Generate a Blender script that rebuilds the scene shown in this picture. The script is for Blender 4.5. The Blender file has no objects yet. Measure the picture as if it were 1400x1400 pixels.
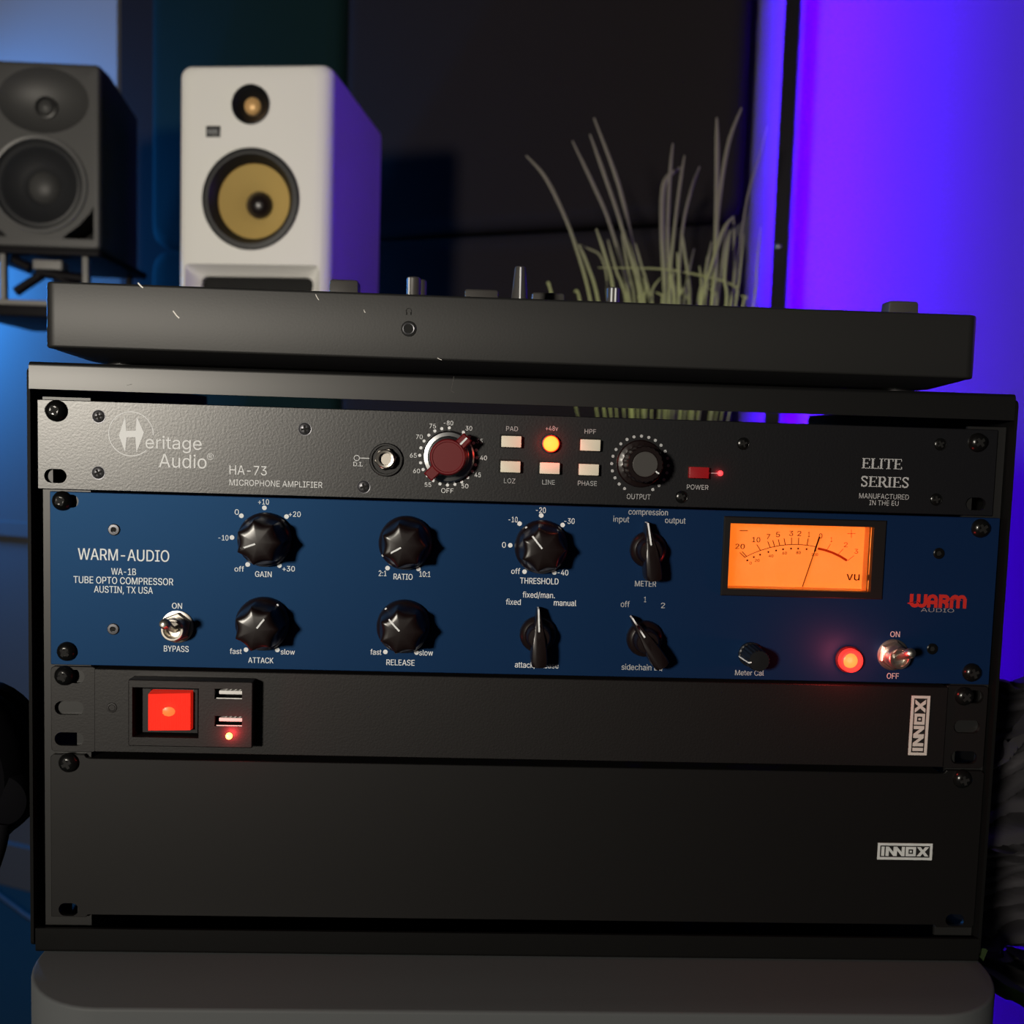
import bpy, bmesh, math, random
from mathutils import Vector, Matrix
from mathutils.geometry import tessellate_polygon, delaunay_2d_cdt
random.seed(7)
PI = math.pi
S = bpy.context.scene
COL = S.collection

# ------------------------------------------------------------------ camera
# lengths below are millimetres; the rack's front panels lie in the plane y = 0
Z0 = 1.0134                       # height in metres of the top edge of the uppermost rack panel
CP = Vector((-28.9485, -477.9899, -13.3888))
ax, ay, az = -0.07425757, -0.03091395, -0.03746404
MC = (Matrix.Rotation(az, 3, 'Z') @ Matrix.Rotation(ax, 3, 'X') @ Matrix.Rotation(ay, 3, 'Y'))
F = 1295.0


def W(p):
    return Vector((p[0] / 1000, p[1] / 1000, p[2] / 1000 + Z0))


cam = bpy.data.cameras.new('camera')
camo = bpy.data.objects.new('camera', cam)
COL.objects.link(camo)
camo.matrix_world = Matrix.Translation(W(CP)) @ (MC @ Matrix.Rotation(PI / 2, 3, 'X')).to_4x4()
cam.sensor_width = 36
cam.lens = F * 36 / 1400
cam.clip_start = 0.02
cam.dof.use_dof = True
cam.dof.focus_distance = 0.475
cam.dof.aperture_fstop = 9.5
S.camera = camo

# ------------------------------------------------------------------ world, lamps, exposure
S.view_settings.view_transform = 'Standard'
S.view_settings.look = 'None'
S.view_settings.gamma = 1
S.view_settings.exposure = 0
S.view_settings.use_curve_mapping = False
wd = bpy.data.worlds.new('night')
S.world = wd
wd.use_nodes = True
wd.node_tree.nodes['Background'].inputs[0].default_value = (0.55, 0.6, 1, 1)
wd.node_tree.nodes['Background'].inputs[1].default_value = 0.008


def lamp(name, kind, loc, power, color, target=None, size=0.1, size_y=None):
    l = bpy.data.lights.new(name, kind)
    l.energy = power
    l.color = color
    if kind == 'AREA':
        l.shape = 'RECTANGLE' if size_y else 'DISK'
        l.size = size
        if size_y:
            l.size_y = size_y
    else:
        l.shadow_soft_size = size
    o = bpy.data.objects.new(name, l)
    COL.objects.link(o)
    o.location = W(loc)
    if target is not None:
        o.rotation_euler = (W(target) - W(loc)).to_track_quat('-Z', 'Y').to_euler()
    return o


lamp('room_lamp', 'AREA', (-1130, -1950, 240), 44, (1, 0.92, 0.79), (0, 300, 0), 0.24)
lamp('blue_wall_lamp', 'AREA', (-1380, 1480, 330), 32, (0.035, 0.31, 1.0), (-960, 1600, 120), 0.3)
lamp('violet_side_lamp', 'AREA', (1020, 420, 230), 0.95, (0.25, 0.085, 1.0), (-200, 780, 250), 0.3).data.spread = math.radians(110)


# ------------------------------------------------------------------ pixel -> place
def ray(u, v):
    return MC @ Vector(((u - 700) / F, 1, (700 - v) / F))


def at(u, v, y=0.0):
    d = ray(u, v)
    return CP + d * ((y - CP.y) / d.y)


def onz(u, v, z):
    d = ray(u, v)
    return CP + d * ((z - CP.z) / d.z)


def onplane(u, v, p0, n):
    d = ray(u, v)
    return CP + d * ((p0 - CP).dot(n) / d.dot(n))


# ------------------------------------------------------------------ materials
def mat(name, color, rough=0.5, metal=0.0, spec=0.5, bump=None, emit=None, estr=1.0, coat=0, noise=None, trans=0, ior=1.45, sheen=0, tint=None):
    m = bpy.data.materials.new(name)
    m.use_nodes = True
    nt = m.node_tree
    b = nt.nodes['Principled BSDF']
    b.inputs['Base Color'].default_value = (*color, 1)
    b.inputs['Roughness'].default_value = rough
    b.inputs['Metallic'].default_value = metal
    b.inputs['Specular IOR Level'].default_value = spec
    b.inputs['Coat Weight'].default_value = coat
    b.inputs['Transmission Weight'].default_value = trans
    b.inputs['IOR'].default_value = ior
    b.inputs['Sheen Weight'].default_value = sheen
    if tint:
        b.inputs['Specular Tint'].default_value = (*tint, 1)
    if emit:
        b.inputs['Emission Color'].default_value = (*emit, 1)
        b.inputs['Emission Strength'].default_value = estr
    if bump or noise:
        tc = nt.nodes.new('ShaderNodeTexCoord')
    if bump:
        sc, st, dist = bump
        n = nt.nodes.new('ShaderNodeTexNoise')
        n.inputs['Scale'].default_value = sc
        n.inputs['Detail'].default_value = 3
        nt.links.new(tc.outputs['Object'], n.inputs['Vector'])
        bp = nt.nodes.new('ShaderNodeBump')
        bp.inputs['Strength'].default_value = st
        bp.inputs['Distance'].default_value = dist
        nt.links.new(n.outputs['Fac'], bp.inputs['Height'])
        nt.links.new(bp.outputs['Normal'], b.inputs['Normal'])
    if noise:                      # gentle mottling: scale, second colour
        sc, c2 = noise
        n2 = nt.nodes.new('ShaderNodeTexNoise')
        n2.inputs['Scale'].default_value = sc
        n2.inputs['Detail'].default_value = 4
        nt.links.new(tc.outputs['Object'], n2.inputs['Vector'])
        mx = nt.nodes.new('ShaderNodeMix')
        mx.data_type = 'RGBA'
        mx.inputs['A'].default_value = (*color, 1)
        mx.inputs['B'].default_value = (*c2, 1)
        nt.links.new(n2.outputs['Fac'], mx.inputs['Factor'])
        nt.links.new(mx.outputs['Result'], b.inputs['Base Color'])
    return m


M = {}
M['rack'] = mat('satin_black_steel', (0.004, 0.004, 0.004), 0.405, spec=0.72, bump=(260, 0.02, 0.0002))
M['rack_inside'] = mat('matt_black_steel', (0.004, 0.004, 0.004), 0.6, spec=0.12)
M['rail'] = mat('grey_rail_steel', (0.012, 0.012, 0.012), 0.42, 0.0, 0.6)
M['preamp'] = mat('wrinkle_grey_paint', (0.005, 0.0052, 0.0066), 0.37, spec=0.85, bump=(820, 0.22, 0.00024))
M['blue'] = mat('blue_anodised', (0.0028, 0.0092, 0.039), 0.52, 0.0, 0.9, tint=(0.13, 0.44, 1.0), bump=(500, 0.04, 0.0002), noise=(9, (0.0032, 0.0112, 0.045)))
M['black_metal'] = mat('grainy_black_steel', (0.0035, 0.0024, 0.0026), 0.5, spec=0.5, bump=(900, 0.25, 0.0002))
M['blank'] = mat('plain_black_steel', (0.0022, 0.0018, 0.0019), 0.5, spec=0.42, bump=(700, 0.06, 0.0002))
M['knob'] = mat('glossy_black_bakelite', (0.008, 0.004, 0.004), 0.31, spec=0.6)
M['black'] = mat('black_plastic', (0.008, 0.008, 0.009), 0.4)
M['dark'] = mat('black_recess', (0.003, 0.003, 0.003), 0.8)
M['screw'] = mat('black_screw', (0.004, 0.004, 0.004), 0.24, 0.0, 0.45)
M['screw_grey'] = mat('dark_zinc_screw', (0.10, 0.10, 0.11), 0.38, 0.8)
M['white'] = mat('white_print', (0.80, 0.82, 0.84), 0.7, spec=0.1)
M['grey_print'] = mat('grey_print', (0.42, 0.43, 0.44), 0.7, spec=0.1)
M['dim_print'] = mat('dim_grey_print', (0.20, 0.20, 0.21), 0.7, spec=0.1)
M['chrome'] = mat('nickel', (0.62, 0.58, 0.52), 0.34, 1.0)
M['alu'] = mat('turned_aluminium', (0.42, 0.43, 0.44), 0.3, 1.0)
M['red'] = mat('dark_red_plastic', (0.13, 0.004, 0.007), 0.42)
M['redbtn'] = mat('red_button', (0.30, 0.008, 0.012), 0.45)
M['cream'] = mat('cream_button', (0.80, 0.76, 0.62), 0.5)
M['smoke'] = mat('grey_plastic', (0.055, 0.052, 0.05), 0.45)
M['amber'] = mat('lit_amber_button', (0.8, 0.3, 0.05), 0.4, emit=(1, 0.20, 0.018), estr=2.6)
M['jewel'] = mat('lit_red_jewel', (0.6, 0.03, 0.03), 0.2, emit=(1, 0.045, 0.03), estr=1.0)
M['jewel_core'] = mat('lit_jewel_core', (0.8, 0.2, 0.05), 0.3, emit=(1, 0.17, 0.03), estr=1.3)
M['led'] = mat('lit_red_led', (0.8, 0.1, 0.1), 0.3, emit=(1, 0.04, 0.05), estr=1.6)
M['led_hot'] = mat('lit_hot_led', (0.9, 0.5, 0.1), 0.3, emit=(1, 0.42, 0.10), estr=4)
M['rocker'] = mat('lit_red_rocker', (0.75, 0.035, 0.02), 0.25, emit=(1, 0.025, 0.012), estr=0.32, bump=None)
M['rocker_core'] = mat('lit_rocker_bulb', (0.8, 0.2, 0.05), 0.3, emit=(1, 0.09, 0.02), estr=0.9)
M['usb'] = mat('usb_tongue', (0.75, 0.74, 0.72), 0.5)
M['dial'] = mat('lit_meter_dial', (0.8, 0.5, 0.2), 0.6, spec=0.1, emit=(0.92, 0.175, 0.011), estr=0.98)
M['dial_side'] = mat('amber_glow_meter_wall', (0.75, 0.26, 0.06), 0.35, emit=(0.9, 0.2, 0.02), estr=0.12)  # weak emission put in for the dial's glow on the housing wall
M['dial_ink'] = mat('brown_dial_ink', (0.035, 0.004, 0.002), 0.8, spec=0)
M['dial_red'] = mat('red_dial_ink', (0.16, 0.006, 0.002), 0.8, spec=0, emit=(0.42, 0.02, 0.002), estr=0.9)  # emission in the ink stands in for the dial's backlight
M['bezel'] = mat('meter_bezel', (0.007, 0.006, 0.006), 0.45)
M['glass'] = mat('clear_lens', (1, 1, 1), 0.02, trans=1.0, ior=1.1)
M['logo_red'] = mat('red_print', (0.42, 0.022, 0.018), 0.7, spec=0.1)
M['badge'] = mat('silver_badge', (0.60, 0.57, 0.53), 0.5, 0.2)
M['badge_worn'] = mat('worn_silver_badge', (0.46, 0.48, 0.48), 0.5, 0.2, noise=(180, (0.72, 0.74, 0.74)))
M['deck'] = mat('dark_grey_deck', (0.013, 0.013, 0.013), 0.5, spec=0.6, bump=(800, 0.12, 0.0002))
M['scratch'] = mat('bare_scratch', (0.75, 0.72, 0.68), 0.5)
M['cabinet'] = mat('grey_plastic_cabinet', (0.075, 0.08, 0.084), 0.6, spec=0.2, bump=(400, 0.08, 0.0003))
M['white_cab'] = mat('white_vinyl', (0.88, 0.87, 0.84), 0.5)
M['yellow'] = mat('yellow_cone', (0.62, 0.44, 0.15), 0.42, 0.1)
M['gold'] = mat('gold_dome', (0.75, 0.45, 0.18), 0.4, 0.2)
M['rubber'] = mat('black_rubber', (0.012, 0.012, 0.013), 0.5)
M['phones'] = mat('matt_black_plastic', (0.003, 0.003, 0.004), 0.8, spec=0.04)
M['grey_cab'] = mat('anthracite_cabinet', (0.055, 0.055, 0.055), 0.5)
M['cone'] = mat('dark_cone', (0.022, 0.023, 0.026), 0.5)
M['ring'] = mat('grey_ring', (0.12, 0.12, 0.12), 0.4)
M['stand'] = mat('grey_stand', (0.22, 0.215, 0.205), 0.5)
M['wall'] = mat('painted_wall', (0.055, 0.055, 0.056), 0.9, spec=0.1, bump=(60, 0.05, 0.001))
M['floor'] = mat('dark_carpet', (0.014, 0.026, 0.026), 0.95, spec=0.05, bump=(300, 0.4, 0.002))
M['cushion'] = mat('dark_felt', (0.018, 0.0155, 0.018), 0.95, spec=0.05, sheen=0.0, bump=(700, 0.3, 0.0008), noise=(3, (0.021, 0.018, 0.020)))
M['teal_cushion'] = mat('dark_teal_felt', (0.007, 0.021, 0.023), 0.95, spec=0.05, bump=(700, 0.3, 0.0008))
M['lit_wall_tone'] = mat('lit_wall_tone', (0.30, 0.29, 0.30), 0.8, spec=0.1)  # paler than the wall, imitating whiter light falling on it
M['lit_strip_tone'] = mat('lit_strip_tone', (0.085, 0.085, 0.088), 0.8, spec=0.1)  # lightened wall tone, so little light still reads as lavender
M['pole'] = mat('black_pole', (0.006, 0.005, 0.007), 0.55, spec=0.12)
M['strip'] = mat('lit_violet_strip', (0.5, 0.3, 0.9), 0.5, emit=(0.066, 0.0003, 1.0), estr=1700)
M['pot'] = mat('dark_planter', (0.03, 0.03, 0.032), 0.6)
M['soil'] = mat('soil', (0.02, 0.015, 0.01), 0.95)
M['leaf'] = mat('dark_leaf', (0.045, 0.043, 0.048), 0.55, spec=0.2)
M['leaf_green'] = mat('green_leaf', (0.03, 0.05, 0.018), 0.5)
M['cable'] = mat('grey_cable', (0.04, 0.045, 0.05), 0.6)

g = bpy.data.materials.new('grass_blade')
g.use_nodes = True
nt = g.node_tree
tc = nt.nodes.new('ShaderNodeTexCoord')
sp = nt.nodes.new('ShaderNodeSeparateXYZ')
rp = nt.nodes.new('ShaderNodeValToRGB')
nt.links.new(tc.outputs['Generated'], sp.inputs[0])
nt.links.new(sp.outputs['Z'], rp.inputs['Fac'])
rp.color_ramp.elements[0].position = 0.25
rp.color_ramp.elements[0].color = (0.50, 0.60, 0.16, 1)
rp.color_ramp.elements[1].position = 0.72
rp.color_ramp.elements[1].color = (0.16, 0.145, 0.11, 1)
nt.links.new(rp.outputs['Color'], nt.nodes['Principled BSDF'].inputs['Base Color'])
nt.nodes['Principled BSDF'].inputs['Roughness'].default_value = 0.55
M['grass'] = g


# ------------------------------------------------------------------ mesh builder (millimetres)
def rr(x0, x1, y0, y1, r, n=5):
    r = max(min(r, (x1 - x0) / 2 - 1e-4, (y1 - y0) / 2 - 1e-4), 1e-3)
    out = []
    for cx, cy, a in ((x1 - r, y0 + r, -90), (x1 - r, y1 - r, 0), (x0 + r, y1 - r, 90), (x0 + r, y0 + r, 180)):
        for k in range(n + 1):
            t = math.radians(a + 90 * k / n)
            out.append((cx + r * math.cos(t), cy + r * math.sin(t)))
    return out


def circ(cx, cy, r, n=32, ry=None, a0=0):
    ry = ry or r
    return [(cx + r * math.cos(a0 + 2 * PI * k / n), cy + ry * math.sin(a0 + 2 * PI * k / n)) for k in range(n)]


class MB:
    def __init__(self):
        self.v = []
        self.f = []
        self.k = 0

    def layer(self, y):          # overlapping print lies in hair-thin layers
        self.k += 1
        return y - 0.003 * (self.k % 12)

    def add(self, vs, fs):
        b = len(self.v)
        self.v += [tuple(p) for p in vs]
        self.f += [tuple(b + i for i in f) for f in fs]
        return self

    def quad(self, *p):
        return self.add(p, [tuple(range(len(p)))])

    def box(self, x0, x1, y0, y1, z0, z1, bev=0.0):
        if bev:
            return self.rbox(x0, x1, y0, y1, z0, z1, bev, bev)
        v = [(x, y, z) for x in (x0, x1) for y in (y0, y1) for z in (z0, z1)]
        return self.add(v, [(0, 1, 3, 2), (4, 6, 7, 5), (0, 4, 5, 1), (2, 3, 7, 6), (0, 2, 6, 4), (1, 5, 7, 3)])

    def loft(self, rings, cap0=True, cap1=True):
        n = len(rings[0])
        vs = [p for r in rings for p in r]
        fs = []
        for i in range(len(rings) - 1):
            for k in range(n):
                a, b = i * n + k, i * n + (k + 1) % n
                fs.append((a, b, b + n, a + n))
        if cap0:
            fs.append(tuple(range(n - 1, -1, -1)))
        if cap1:
            o = (len(rings) - 1) * n
            fs.append(tuple(range(o, o + n)))
        return self.add(vs, fs)

    # rounded box: vertical (z) corners radius rv, top/bottom edges radius re
    def rbox(self, x0, x1, y0, y1, z0, z1, rv, re, seg=3, n=5, axis='z'):
        rings = []
        prof = []
        for k in range(seg + 1):
            t = PI / 2 * k / seg
            prof.append((re * (1 - math.sin(t)), re * (1 - math.cos(t))))
        if axis == 'z':
            a0, a1, b0, b1, c0, c1 = x0, x1, y0, y1, z0, z1
        elif axis == 'y':
            a0, a1, b0, b1, c0, c1 = x0, x1, z0, z1, y0, y1
        else:
            a0, a1, b0, b1, c0, c1 = y0, y1, z0, z1, x0, x1
        lev = [(i, c0 + h) for i, h in prof] + [(i, c1 - h) for i, h in reversed(prof)]
        for i, c in lev:
            pl = rr(a0 + i, a1 - i, b0 + i, b1 - i, max(rv - i, 0.05), n)
            if axis == 'z':
                rings.append([(a, b, c) for a, b in pl])
            elif axis == 'y':
                rings.append([(a, c, b) for a, b in pl])
            else:
                rings.append([(c, a, b) for a, b in pl])
        return self.loft(rings)

    # extrude a 2-D polygon with holes; axis is the extrusion direction; ch = front chamfer
    def prism(self, outer, c0, c1, axis='y', holes=(), ch=0.0):
        def to3(p, c):
            return (p[0], c, p[1]) if axis == 'y' else ((c, p[0], p[1]) if axis == 'x' else (p[0], p[1], c))
        loops = [list(outer)] + [list(h) for h in holes]
        front = loops
        if ch:
            o = loops[0]
            area = sum(o[i][0] * o[(i + 1) % len(o)][1] - o[(i + 1) % len(o)][0] * o[i][1] for i in range(len(o)))
            s = 1 if area > 0 else -1
            ins = []
            for i in range(len(o)):
                p, q, r_ = Vector(o[i - 1]), Vector(o[i]), Vector(o[(i + 1) % len(o)])
                d1, d2 = (q - p), (r_ - q)
                if d1.length < 1e-6 or d2.length < 1e-6:
                    ins.append(tuple(q))
                    continue
                n1 = Vector((-d1.y, d1.x)).normalized() * s
                n2 = Vector((-d2.y, d2.x)).normalized() * s
                m = (n1 + n2)
                m = m / max(m.dot(n1), 0.3)
                ins.append(tuple(q + m * ch))
            front = [ins] + loops[1:]
        flat_f = [p for l in front for p in l]
        flat_b = [p for l in loops for p in l]
        tris = tessellate_polygon([[Vector((p[0], p[1], 0)) for p in l] for l in front])
        self.add([to3(p, c0) for p in flat_f], tris)
        self.add([to3(p, c1) for p in flat_b], [tuple(reversed(t)) for t in tris])
        for li, l in enumerate(loops):
            n = len(l)
            if ch and li == 0:
                vs = [to3(p, c0) for p in front[0]] + [to3(p, c0 + ch) for p in l] + [to3(p, c1) for p in l]
                rows = 2
            else:
                vs = [to3(p, c0) for p in l] + [to3(p, c1) for p in l]
                rows = 1
            fs = [(r * n + k, r * n + (k + 1) % n, (r + 1) * n + (k + 1) % n, (r + 1) * n + k) for r in range(rows) for k in range(n)]
            self.add(vs, fs)
        return self

    # profile of (radius, distance along axis); axis vector from centre c
    def lathe(self, c, axis, prof, n=40, mod=None, cap0=True, cap1=True, a0=0.0, sx=1.0):
        c = Vector(c)
        a = Vector(axis).normalized()
        u = Vector((1, 0, 0)) if abs(a.x) < 0.9 else Vector((0, 1, 0))
        u = (u - a * u.dot(a)).normalized()
        w = a.cross(u)
        rings = []
        for j, (r, h) in enumerate(prof):
            ring = []
            for k in range(n):
                t = a0 + 2 * PI * k / n
                q = r if not mod else mod(t, r, j)
                ring.append(c + a * h + u * (q * math.cos(t) * sx) + w * (q * math.sin(t)))
            rings.append(ring)
        return self.loft(rings, cap0, cap1)

    def tube(self, pts, rad, n=10, flat=1.0):
        pts = [Vector(p) for p in pts]
        rads = rad if isinstance(rad, (list, tuple)) else [rad] * len(pts)
        rings = []
        up = Vector((0.03, 1, 0.07)).normalized()
        for i, p in enumerate(pts):
            d = (pts[min(i + 1, len(pts) - 1)] - pts[max(i - 1, 0)]).normalized()
            s = d.cross(up)
            s = s.normalized() if s.length > 1e-3 else Vector((1, 0, 0))
            t = d.cross(s).normalized()
            rings.append([p + s * (rads[i] * math.cos(2 * PI * k / n)) + t * (rads[i] * flat * math.sin(2 * PI * k / n)) for k in range(n)])
        return self.loft(rings)

    # flat line of given width in the plane y = const through (x, z) points
    def stroke(self, pts, w, y):
        pts = [Vector(p) for p in pts]
        L, R = [], []
        for i, p in enumerate(pts):
            d1 = (p - pts[i - 1]).normalized() if i else None
            d2 = (pts[i + 1] - p).normalized() if i < len(pts) - 1 else None
            d1 = d1 or d2
            d2 = d2 or d1
            n1, n2 = Vector((-d1.y, d1.x)), Vector((-d2.y, d2.x))
            m = n1 + n2
            m = m / max(m.dot(n1), 0.4)
            L.append(p + m * (w / 2))
            R.append(p - m * (w / 2))
        n = len(pts)
        y = self.layer(y)
        vs = [(p.x, y, p.y) for p in L] + [(p.x, y, p.y) for p in R]
        return self.add(vs, [(i, i + 1, n + i + 1, n + i) for i in range(n - 1)])

    def poly(self, pts, y):
        tris = tessellate_polygon([[Vector((p[0], p[1], 0)) for p in pts]])
        return self.add([(p[0], y, p[1]) for p in pts], tris)

    def disc(self, x, z, r, y, n=20):
        return self.add([(p[0], y, p[1]) for p in circ(x, z, r, n)], [tuple(range(n))])

    def build(self, name, material, parent=None, local=False, sharp=32, smooth=True):
        org = Vector((0, 0, 0))
        vs = [Vector(p) / 1000 for p in self.v]
        if not local:
            vs = [v + Vector((0, 0, Z0)) for v in vs]
            if parent is not None:
                org = PW[parent.name]
                vs = [v - org for v in vs]
        me = bpy.data.meshes.new(name)
        me.from_pydata(vs, [], self.f)
        bm = bmesh.new()
        bm.from_mesh(me)
        ys = [p[1] for p in self.v]
        if ys and max(ys) - min(ys) < 0.12:           # print: flat, facing forward
            smooth = False
            for f_ in bm.faces:
                f_.normal_update()
                if f_.normal.y > 0:
                    f_.normal_flip()
        else:
            bmesh.ops.remove_doubles(bm, verts=bm.verts, dist=2e-6)
            bmesh.ops.recalc_face_normals(bm, faces=bm.faces)
        bm.to_mesh(me)
        bm.free()
        if smooth:
            me.polygons.foreach_set('use_smooth', [True] * len(me.polygons))
            me.set_sharp_from_angle(angle=math.radians(sharp))
        me.materials.append(M[material] if isinstance(material, str) else material)
        o = bpy.data.objects.new(name, me)
        COL.objects.link(o)
        if parent is not None:
            o.parent = parent
            PW[o.name] = PW[parent.name]
        return o


PW = {}


def recentre(o):
    """put a top-level mesh's origin at the middle of its base"""
    me = o.data
    lo = Vector((min(v.co.x for v in me.vertices), min(v.co.y for v in me.vertices), min(v.co.z for v in me.vertices)))
    hi = Vector((max(v.co.x for v in me.vertices), max(v.co.y for v in me.vertices), max(v.co.z for v in me.vertices)))
    c = Vector(((lo.x + hi.x) / 2, (lo.y + hi.y) / 2, lo.z))
    me.transform(Matrix.Translation(-c))
    o.location = c
    return o


def thing(name, label, cat, loc, rotz=0.0, group=None):
    o = bpy.data.objects.new(name, None)
    COL.objects.link(o)
    o.empty_display_size = 0.05
    o.location = W(loc)
    o.rotation_euler = (0, 0, rotz)
    tag(o, label, cat, group)
    PW[o.name] = W(loc)
    return o


def tag(o, label, cat, group=None, kind=None):
    o['label'] = label
    o['category'] = cat
    if group:
        o['group'] = group
    if kind:
        o['kind'] = kind
    return o


def struct(o):
    o['kind'] = 'structure'
    return o


def cut(o, cutter):
    """carve the MB cutter (local millimetres) out of mesh object o"""
    c = cutter.build('cutter', 'dark', None, local=True)
    c.parent = o.parent
    md = o.modifiers.new('cut', 'BOOLEAN')
    md.object = c
    md.operation = 'DIFFERENCE'
    md.solver = 'EXACT'
    dg = bpy.context.evaluated_depsgraph_get()
    dg.update()
    me = bpy.data.meshes.new_from_object(o.evaluated_get(dg))
    o.modifiers.clear()
    o.data = me
    me.polygons.foreach_set('use_smooth', [True] * len(me.polygons))
    me.set_sharp_from_angle(angle=math.radians(30))
    cm = c.data
    bpy.data.objects.remove(c)
    bpy.data.meshes.remove(cm)


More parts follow.
